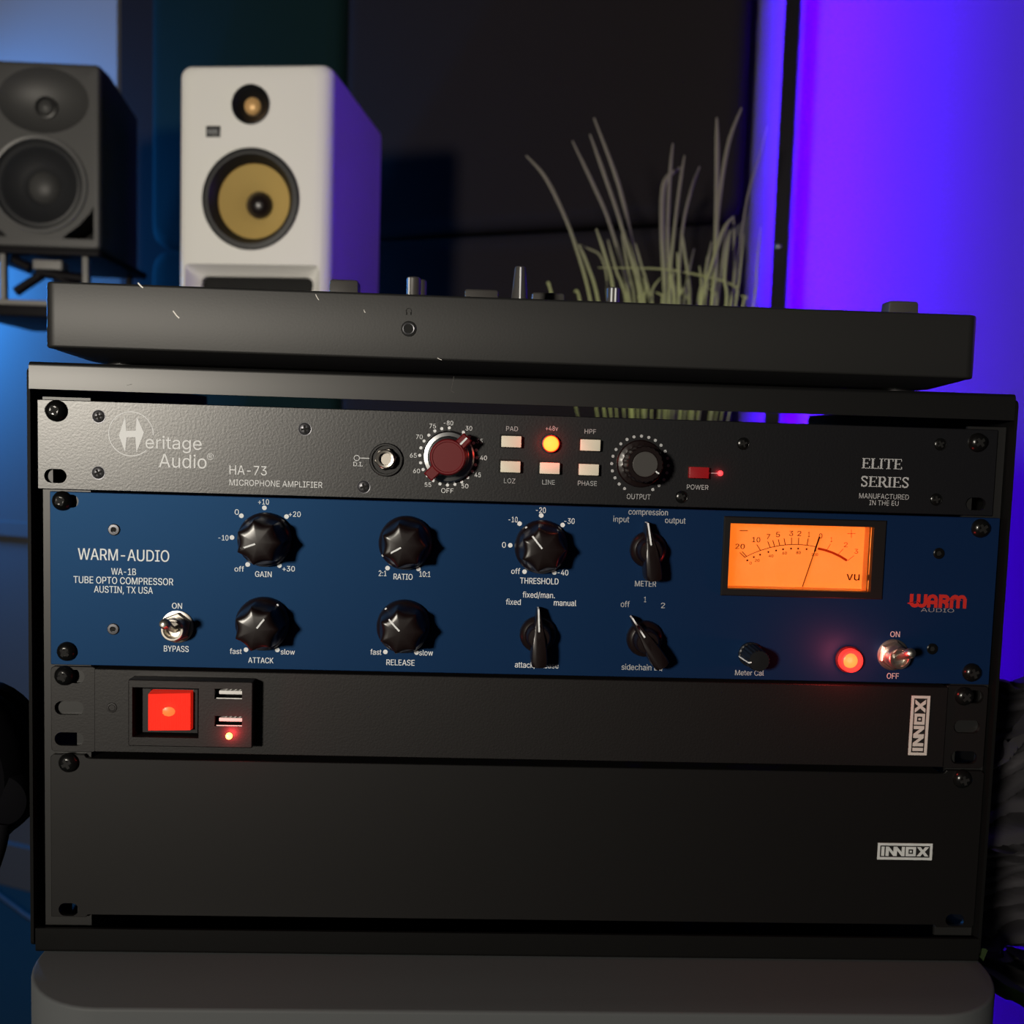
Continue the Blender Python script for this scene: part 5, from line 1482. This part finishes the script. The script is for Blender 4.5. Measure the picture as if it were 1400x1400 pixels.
b = MB()
rings = []
for i, y in ((20, 0), (11, 1.2), (5, 5), (1.5, 11), (0, 20), (0, Dd - 3), (3, Dd)):
    rings.append([(x, y, z) for x, z in rr(-Wd / 2 + i, Wd / 2 - i, i * 0.35, Hd - i * 0.6, 13, 6)])
b.loft(rings)
cabn = b.build('cabinet', 'white_cab', krk, local=True, sharp=50)
wx, wz = kpt(343, 272.5)
tx_, tz_ = kpt(343, 143)
pk0, pk1 = kpt(273, 362), kpt(434, 390)
c_ = MB().lathe((wx, -2, wz), (0, 1, 0), [(57.5, 0), (57.5, 50)], 64)
c_.lathe((tx_, -2, tz_), (0, 1, 0), [(22.5, 0), (22.5, 30)], 48)
cut(cabn, c_)
c_ = MB()
pz1 = kpt(350, 361)[1]
pz0 = pz1 - 36
rings = []
for y, hw_, z0_, z1_, r_ in ((-3, 84, pz0, pz1, 5), (2, 83, pz0, pz1 - 1, 5), (18, 70, pz0 + 4, pz1 - 12, 8), (110, 70, pz0 + 4, pz1 - 12, 8)):
    rings.append([(x, y, z) for x, z in rr(-hw_, hw_, z0_, z1_, r_, 5)])
c_.loft(rings)
cut(cabn, c_)
MB().rbox(-71, 71, 24, 30, pz0 + 2, pz1 - 10, 4, 0.5, 2, 3, 'y').build('port_mouth', 'dark', krk, local=True)
wf = MB().lathe((wx, 0, wz), (0, 1, 0), [(59, -0.5), (59.5, -2.5), (57, -3.5), (52, -3.2), (50, 0), (47, 5), (45, 9), (44, 12), (42, 12)], 64, cap0=False, cap1=False).build('woofer', 'rubber', krk, local=True)
MB().lathe((wx, 0, wz), (0, 1, 0), [(44.3, 9), (44, 10.5), (30, 20), (15, 30), (14, 31)], 64, cap0=False, cap1=True).build('cone', 'yellow', wf, local=True)
MB().lathe((wx, 0, wz), (0, 1, 0), [(16.5, 30), (16, 26), (12, 21.5), (6, 19), (0.1, 18.2)], 40).build('dust_cap', 'knob', wf, local=True)
tw = MB().lathe((tx_, 0, tz_), (0, 1, 0), [(23, -0.5), (23.2, -1.6), (22, -2), (20, -0.5), (16, 3), (12, 7), (11, 8), (0.1, 8)], 48, cap0=False).build('tweeter', 'black', krk, local=True)
MB().lathe((tx_, 0, tz_), (0, 1, 0), [(10.6, 8.2), (9.8, 4.6), (6.8, 2.2), (3, 1.2), (0.1, 1)], 32).build('dome', 'gold', tw, local=True)
bx_, bz_ = kpt(291.8, 180)
bd = MB().rbox(bx_ - 8.6, bx_ + 8.6, -1.2, 0.5, bz_ - 6.4, bz_ + 6.4, 0.5, 0.3, 2, 2, 'y').build('badge', 'black', krk, local=True)
b = MB()
put_text(b, 'KRK', bx_, bz_ - 2.9, 12.4, 5.8, -1.3, 0.02)
b.build('badge_letters', 'grey_print', bd, local=True)
on_shelf('speaker_shelf', 'black bracket shelf carrying the white speaker, hidden behind the controller', org, yaw_k, 200, 250, 395)

# ================================================================== GREY SPEAKER
ys = 905
yaw_n = math.radians(0)
un = Vector((math.cos(yaw_n), math.sin(yaw_n), 0))
nn = Vector((-math.sin(yaw_n), math.cos(yaw_n), 0))
rt = at(137, 342, ys)
Wn, Hn, Dn = 182, at(90, 86, ys).z - at(90, 341, ys).z, 220
on_ = rt - un * (Wn / 2)
nsp = thing('studio_speaker', 'dark grey studio speaker with oval waveguide, at the left edge', 'speaker', on_, yaw_n)


def npt(u, v, y=0.0):
    p = onplane(u, v, on_ + nn * y, nn)
    q = p - on_
    return q.dot(un), q.z


b = MB()
rings = []
for i, y in ((7, 0), (3, 0.8), (1, 3), (0, 7), (0, 40), (0, Dn - 3), (4, Dn)):
    tp = max(0, y - 40) / (Dn - 40) * 26          # the cabinet narrows towards its back
    rings.append([(x, y, z) for x, z in rr(-Wn / 2 + i + tp, Wn / 2 - i - tp, i, Hn - i, 7, 4)])
b.loft(rings)
nc = b.build('cabinet', 'grey_cab', nsp, local=True, sharp=50)
ex, ez = npt(59, 137)
w2x, w2z = npt(52.5, 252)
c_ = MB()
rings = []
for k in range(9):
    t = PI / 2 * k / 8
    y = -24 + 42 * math.sin(t) if k else -24
    s_ = math.cos(t) if k < 8 else 0.02
    rings.append([(ex + 77 * s_ * math.cos(a), y, ez + 55 * s_ * math.sin(a)) for a in [2 * PI * j / 48 for j in range(48)]])
c_.loft(rings)
cut(nc, c_)
c_ = MB().lathe((w2x, -2, w2z), (0, 1, 0), [(66, 0), (66, 40)], 64)
cut(nc, c_)
for sg in (1, -1):
    tri = [(sg * 82 + (0), 14), (sg * 82, 60), (sg * 76, 50), (sg * 62, 34), (sg * 44, 20), (sg * 38, 14)]
    tri = [(x, z) for x, z in tri]
    if sg < 0:
        tri = tri[::-1]
    c_ = MB().prism(tri, -2, 60, 'y')
    cut(nc, c_)
MB().box(-84, 84, 40, 44, 12, 62).build('port_mouth', 'dark', nsp, local=True)
wf = MB().lathe((w2x, 0, w2z), (0, 1, 0), [(68, -0.3), (68, -3), (65, -4.2), (62, -3.4), (61, 1), (61, 8)], 64, cap0=False, cap1=False).build('woofer', 'ring', nsp, local=True)
MB().lathe((w2x, 0, w2z), (0, 1, 0), [(61.5, 3), (58, 0.5), (54, 0), (50, 2), (47.5, 6), (30, 15), (22, 19), (21, 20)], 64, cap0=False).build('cone', 'cone', wf, local=True)
MB().lathe((w2x, 0, w2z), (0, 1, 0), [(22, 19), (19, 14.5), (12, 11), (5, 9.6), (0.1, 9.4)], 40).build('dust_cap', 'grey_cab', wf, local=True)
ttx, ttz = npt(63, 147, 14)
tw = MB().lathe((ttx, 0, ttz), (0, 1, 0), [(15.5, 17), (15, 12.5), (12.5, 12), (12, 15), (0.1, 15)], 36).build('tweeter', 'black', nsp, local=True)
MB().lathe((ttx, 0, ttz), (0, 1, 0), [(11.5, 15.5), (10, 11.5), (6, 9), (0.1, 8)], 28).build('dome', 'grey_cab', tw, local=True)

# its open stand
zt_s = on_.z
zb_s = at(40, 418, ys).z
st = thing('speaker_stand', 'low open grey stand with angled arms under the dark grey speaker', 'stand', (on_.x, on_.y, zb_s), yaw_n)
hs = zt_s - zb_s


def spt(u, v, y=0.0):
    p = onplane(u, v, on_ + nn * y, nn)
    q = p - on_
    return q.dot(un), q.z + hs


b = MB()
b.rbox(-92, 92, 0, 190, hs - 9, hs - 0.2, 6, 1.5)
b.build('top_plate', 'pole', st, local=True)
b = MB()
b.rbox(-95, 95, -2, 195, 0, 8, 6, 1.5)
b.build('base_plate', 'stand', st, local=True)
xr, _ = spt(114.5, 365)
xl_, _ = spt(1, 365)
for x in (xr, xl_):
    b = MB()
    b.box(x - 4, x + 4, 4, 14, 8, hs - 9, 1)
    b.build('post', 'stand', st, local=True)
    b = MB()
    b.box(x - 4, x + 4, 170, 180, 8, hs - 9, 1)
    b.build('post', 'pole', st, local=True)
cxm, czm = spt(58, 360)
b = MB()
b.rbox(cxm - 20, cxm + 22, 12, 40, czm - 6, czm + 7, 3, 1)
b.build('clamp', 'stand', st, local=True)
for (u0, v0), (u1, v1) in (((45, 372), (10, 395)), ((62, 370), (112, 400)), ((40, 368), (112, 378)), ((30, 362), (5, 350))):
    p, q = spt(u0, v0), spt(u1, v1)
    b = MB()
    b.tube([(p[0], 26, p[1]), (q[0], 26, q[1])], 7, 10)
    b.build('arm', 'pole', st, local=True)
zsh = zb_s
sh = on_shelf('speaker_shelf', 'black bracket shelf beneath the grey speaker stand at the left edge', (on_.x, on_.y, zsh), yaw_n, 196, 205, 330)

# ================================================================== POTTED GRASS
yg = 690
pz = at(900, 640, yg).z
pc = at(905, 640, yg)
gp = thing('potted_grass', 'potted green and brown grass with long thin blades behind the controller', 'plant', (pc.x, pc.y, FLOOR))
b = MB()
b.lathe((pc.x, pc.y, FLOOR), (0, 0, 1), [(95, 0), (100, 6), (125, pz - FLOOR), (117, pz - FLOOR), (114, pz - FLOOR - 25), (0.1, pz - FLOOR - 25)], 40)
b.build('planter', 'pot', gp)
b = MB()
b.lathe((pc.x, pc.y, pz - 25), (0, 0, 1), [(113, 0.2), (113, 4), (60, 9), (0.1, 11)], 32)
b.build('soil', 'soil', gp)
BL = [
    ([(215, 825), (170, 660), (130, 560), (88, 480), (38, 425)], 3.0), ([(236, 825), (205, 720), (182, 668)], 2.6), ([(262, 825), (257, 745), (240, 698), (214, 682), (184, 669)], 1.8),
    ([(322, 825), (270, 620), (220, 500), (165, 385)], 3.0), ([(352, 825), (300, 620), (250, 470), (213, 367)], 3.0), ([(357, 825), (325, 650), (290, 500), (224, 322)], 3.4),
    ([(278, 800), (255, 700), (230, 625)], 2.6), ([(312, 825), (285, 740), (262, 655)], 2.4), ([(377, 825), (352, 720), (337, 665)], 2.2),
    ([(418, 830), (411, 650), (412, 530), (425, 485), (460, 458)], 4.6), ([(432, 830), (426, 640), (432, 480), (440, 392)], 3.0), ([(432, 760), (445, 620), (460, 500), (472, 425)], 2.6),
    ([(487, 830), (472, 690), (463, 630)], 2.4), ([(465, 640), (490, 520), (513, 455)], 2.4), ([(457, 830), (456, 750), (452, 690)], 2.6),
    ([(551, 830), (559, 600), (561, 420), (560, 322)], 4.0), ([(547, 830), (561, 600), (590, 400), (628, 295)], 3.2), ([(518, 830), (545, 730), (578, 630), (606, 592)], 3.2),
    ([(586, 832), (581, 760), (590, 670), (597, 630)], 2.6), ([(600, 832), (640, 560), (670, 450), (698, 345)], 1.8), ([(612, 825), (600, 778), (500, 750), (400, 735), (235, 732)], 1.8),
    ([(612, 832), (625, 730), (634, 640)], 1.8), ([(660, 832), (670, 720), (680, 620)], 1.8), ([(508, 830), (530, 740), (546, 660)], 2.4), ([(107, 800), (97, 778)], 2.2), ([(186, 822), (170, 798)], 2.2),
    ([(335, 828), (318, 740), (300, 640)], 2.2), ([(445, 830), (440, 760), (432, 700)], 2.0), ([(470, 830), (480, 760), (498, 680)], 2.0), ([(560, 830), (575, 720), (590, 610)], 2.4), ([(598, 832), (608, 720), (606, 590)], 2.2), ([(530, 830), (528, 770), (534, 700)], 2.0)]
for k in range(16):
    x = random.uniform(300, 640)
    hgt = random.uniform(20, 110)
    BL.append(([(x, 832), (x + random.uniform(-8, 12), 832 - hgt * 0.6), (x + random.uniform(-22, 30), 832 - hgt)], 1.8))
grass = MB()


def catmull(P, n=6):
    out = []
    for i in range(len(P) - 1):
        p0, p1, p2, p3 = P[max(i - 1, 0)], P[i], P[i + 1], P[min(i + 2, len(P) - 1)]
        for k in range(n):
            t = k / n
            out.append(0.5 * ((2 * p1) + (p2 - p0) * t + (2 * p0 - 5 * p1 + 4 * p2 - p3) * t * t + (3 * p1 - p0 - 3 * p2 + p3) * t ** 3))
    out.append(P[-1])
    return out


for i, (pts, wid) in enumerate(BL):
    dy = random.uniform(-70, 70)
    P = [at(700 + u / 2, v / 2, yg + dy) for u, v in pts]
    if pts[0][1] > 795:                                   # root it in the pot
        foot = Vector((pc.x + (P[0].x - pc.x) * 0.62, pc.y + dy * 0.9, pz - 18))
        P = [foot, foot.lerp(P[0], 0.5)] + P
    elif pts[0][1] in (760, 640):
        foot = Vector((pc.x + (P[0].x - pc.x) * 0.62, pc.y + dy * 0.9, pz - 18))
        P = [foot, foot.lerp(P[0], 0.55) + Vector((0, 0, 20))] + P
    C = catmull(P)
    n = len(C)
    grass.tube(C, [wid * 0.70 * min(1, 0.55 + 0.9 * j / n) * (1 if j < n * 0.8 else max(0.3, 1 - (j - n * 0.8) / (n * 0.2) * 0.7)) for j in range(n)], 6, 0.3)
grass.build('grass_blades', 'grass', gp)

# ================================================================== RIBBED LEAVES AT THE RIGHT
yl = 45
plc = at(1660, 1200, yl)
pal = thing('potted_palm', 'dark ribbed leaves of a plant right of the rack, violet wall behind', 'plant', (plc.x, plc.y, FLOOR))


def ribbed_leaf(top, bot, y, m, ribs, amp=16.0, dy=60):
    """surface between an upper and a lower edge line, pleated along its length"""
    b = MB()
    nu, nv = 28, ribs * 10
    cols = []

    def samp(L, t):
        C = catmull([Vector((p[0], p[1], 0)) for p in L], 8)
        f = t * (len(C) - 1)
        i = min(int(f), len(C) - 2)
        return C[i].lerp(C[i + 1], f - i)
    vs, fs = [], []
    for i in range(nu + 1):
        t = i / nu
        p, q = samp(top, t), samp(bot, t)
        for j in range(nv + 1):
            s = j / nv
            c = p.lerp(q, s)
            ph = (s * ribs + 0.22 * math.sin(7 * t + 1.7 * math.floor(s * 3))) % 1.0
            saw = max(0.0, 1 - min(ph, 1 - ph) / 0.26)        # narrow folds between broad ribs
            wob = 0.35 * math.sin(9 * t + 2.3 * math.floor(s * ribs))
            P = at(c.x, c.y + 3.5 * math.sin(5 * t + s * 4), y + dy * (t - 0.5) * 0.6)
            P.x = max(P.x, 249.5 + 3 * s)
            P.y += amp * (saw - 0.5 + wob * 0.4) + 22 * math.sin(PI * s)
            vs.append(P)
    n = nv + 1
    for i in range(nu):
        for j in range(nv):
            fs.append((i * n + j, i * n + j + 1, (i + 1) * n + j + 1, (i + 1) * n + j))
    back = [v + Vector((0, 1.2, 0)) for v in vs]
    b.add(vs, fs)
    b.add(back, [tuple(reversed(f)) for f in fs])
    return b.build('leaf', m, pal, sharp=70)


ribbed_leaf([(1300, 915), (1368, 924), (1385, 931), (1420, 926), (1490, 900)], [(1300, 1040), (1360, 1045), (1420, 1045), (1500, 1040)], yl + 40, 'leaf', 6)
ribbed_leaf([(1300, 1062), (1363, 1036), (1385, 1008), (1420, 975), (1490, 930)], [(1300, 1155), (1355, 1160), (1420, 1162), (1490, 1165)], yl, 'leaf', 6)
ribbed_leaf([(1290, 1138), (1350, 1142), (1420, 1145), (1490, 1147)], [(1290, 1295), (1355, 1308), (1368, 1302), (1400, 1287), (1490, 1270)], yl + 30, 'leaf', 8)
ribbed_leaf([(1290, 1290), (1360, 1304), (1385, 1304), (1400, 1309), (1490, 1330)], [(1290, 1340), (1350, 1340), (1380, 1360), (1400, 1372), (1490, 1400)], yl + 10, 'leaf', 3)
ribbed_leaf([(1300, 1300), (1350, 1326), (1375, 1345), (1400, 1360), (1490, 1420)], [(1300, 1352), (1350, 1357), (1375, 1366), (1400, 1374), (1490, 1440)], yl - 30, 'leaf_green', 1, 2)
b = MB()
for u, v in ((1490, 960), (1490, 1080), (1490, 1210), (1490, 1310), (1488, 1425)):
    p = at(u, v, yl + 25)
    b.tube(catmull([p, p.lerp(Vector((plc.x, plc.y, p.z)), 0.7) + Vector((0, 0, 20)), Vector((plc.x, plc.y, max(p.z - 200, FLOOR + 200))), Vector((plc.x, plc.y, FLOOR + 150))]), 5, 8)
b.build('stems', 'leaf_green', pal)
b = MB()
b.lathe((plc.x, plc.y, FLOOR), (0, 0, 1), [(100, 0), (105, 5), (130, 220), (122, 220), (118, 190), (0.1, 190)], 36)
b.build('pot', 'pot', pal)

# ================================================================== HEADPHONES AT THE LEFT
yh = 40
hp = thing('headphones', 'black headphones hanging left of the rack, partly out of frame', 'headphones', at(-55, 1058, yh))
xh = -22
c = at(-55, 1058, yh)
kx = (478 + yh) / F
for ox in (0, -178):
    rx, rz = 95 * kx, 116 * kx
    b = MB()
    rings = []
    for s_, h in ((0.55, -16), (0.8, -13), (0.95, -6), (1.0, 2), (1.0, 10), (0.96, 14), (0.7, 15)):
        rings.append([(c.x + ox + rx * s_ * math.cos(a), c.y + h, c.z + rz * s_ * math.sin(a)) for a in [2 * PI * j / 40 for j in range(40)]])
    b.loft(rings)
    cup = b.build('ear_cup', 'phones', hp)
    b = MB()
    rings = []
    for s_, h in ((0.9, 14), (1.0, 18), (1.0, 26), (0.9, 31), (0.62, 30)):
        rings.append([(c.x + ox + rx * s_ * math.cos(a), c.y + h, c.z + rz * s_ * math.sin(a)) for a in [2 * PI * j / 40 for j in range(40)]])
    b.loft(rings)
    b.build('ear_pad', 'phones', cup)
b = MB()
top = c.z + 135
xm = c.x - 89
b.tube(catmull([Vector((c.x - 24, c.y - 4, c.z + 10)), Vector((c.x - 20, c.y - 2, c.z + 60)), Vector((c.x - 34, c.y, c.z + 105)), Vector((xm, c.y, top)), Vector((c.x - 144, c.y, c.z + 105)), Vector((c.x - 158, c.y - 2, c.z + 60)), Vector((c.x - 154, c.y - 4, c.z + 10))]), 7, 10)
b.build('headband', 'phones', hp)
b = MB()
p = at(0, 1096, yh - 12)
b.lathe((p.x, p.y + 10, p.z), (0, -1, 0), [(34 * kx, -6), (38 * kx, -2), (39 * kx, 4), (34 * kx, 9), (20 * kx, 11), (0.1, 11.5)], 36)
b.build('yoke', 'phones', hp)
b = MB()
p0, p1 = at(6, 1125, yh - 10), at(-3, 1168, yh - 10)
b.tube(catmull([p0, p1, at(-30, 1240, yh), at(-70, 1330, yh + 20)]), 3.4, 12)
b.build('braided_cable', 'phones', hp)
hs_ = thing('headphone_stand', 'black stand with hook holding the headphones, left out of frame', 'stand', (xm, c.y + 60, FLOOR))
b = MB()
b.lathe((xm, c.y + 60, FLOOR), (0, 0, 1), [(110, 0), (110, 10), (0.1, 12)], 36)
b.build('base', 'pole', hs_)
b = MB()
b.tube([(xm, c.y + 60, FLOOR + 8), (xm, c.y + 60, top - 10)], 9, 14)
b.build('pole', 'pole', hs_)
b = MB()
b.tube([(xm, c.y + 66, top - 13.2), (xm, c.y - 20, top - 13.2)], 6, 12)
b.build('hook', 'pole', hs_)

# cable on the carpet
b = MB()
pts = [onz(-60, 1185, FLOOR + 4), onz(-10, 1218, FLOOR + 4), onz(20, 1240, FLOOR + 4), onz(47, 1258, FLOOR + 4), onz(120, 1290, FLOOR + 4)]
b.tube(catmull(pts), 4, 10)
tag(recentre(b.build('floor_cable', 'cable')), 'thin grey cable lying on the dark carpet at the left', 'cable')
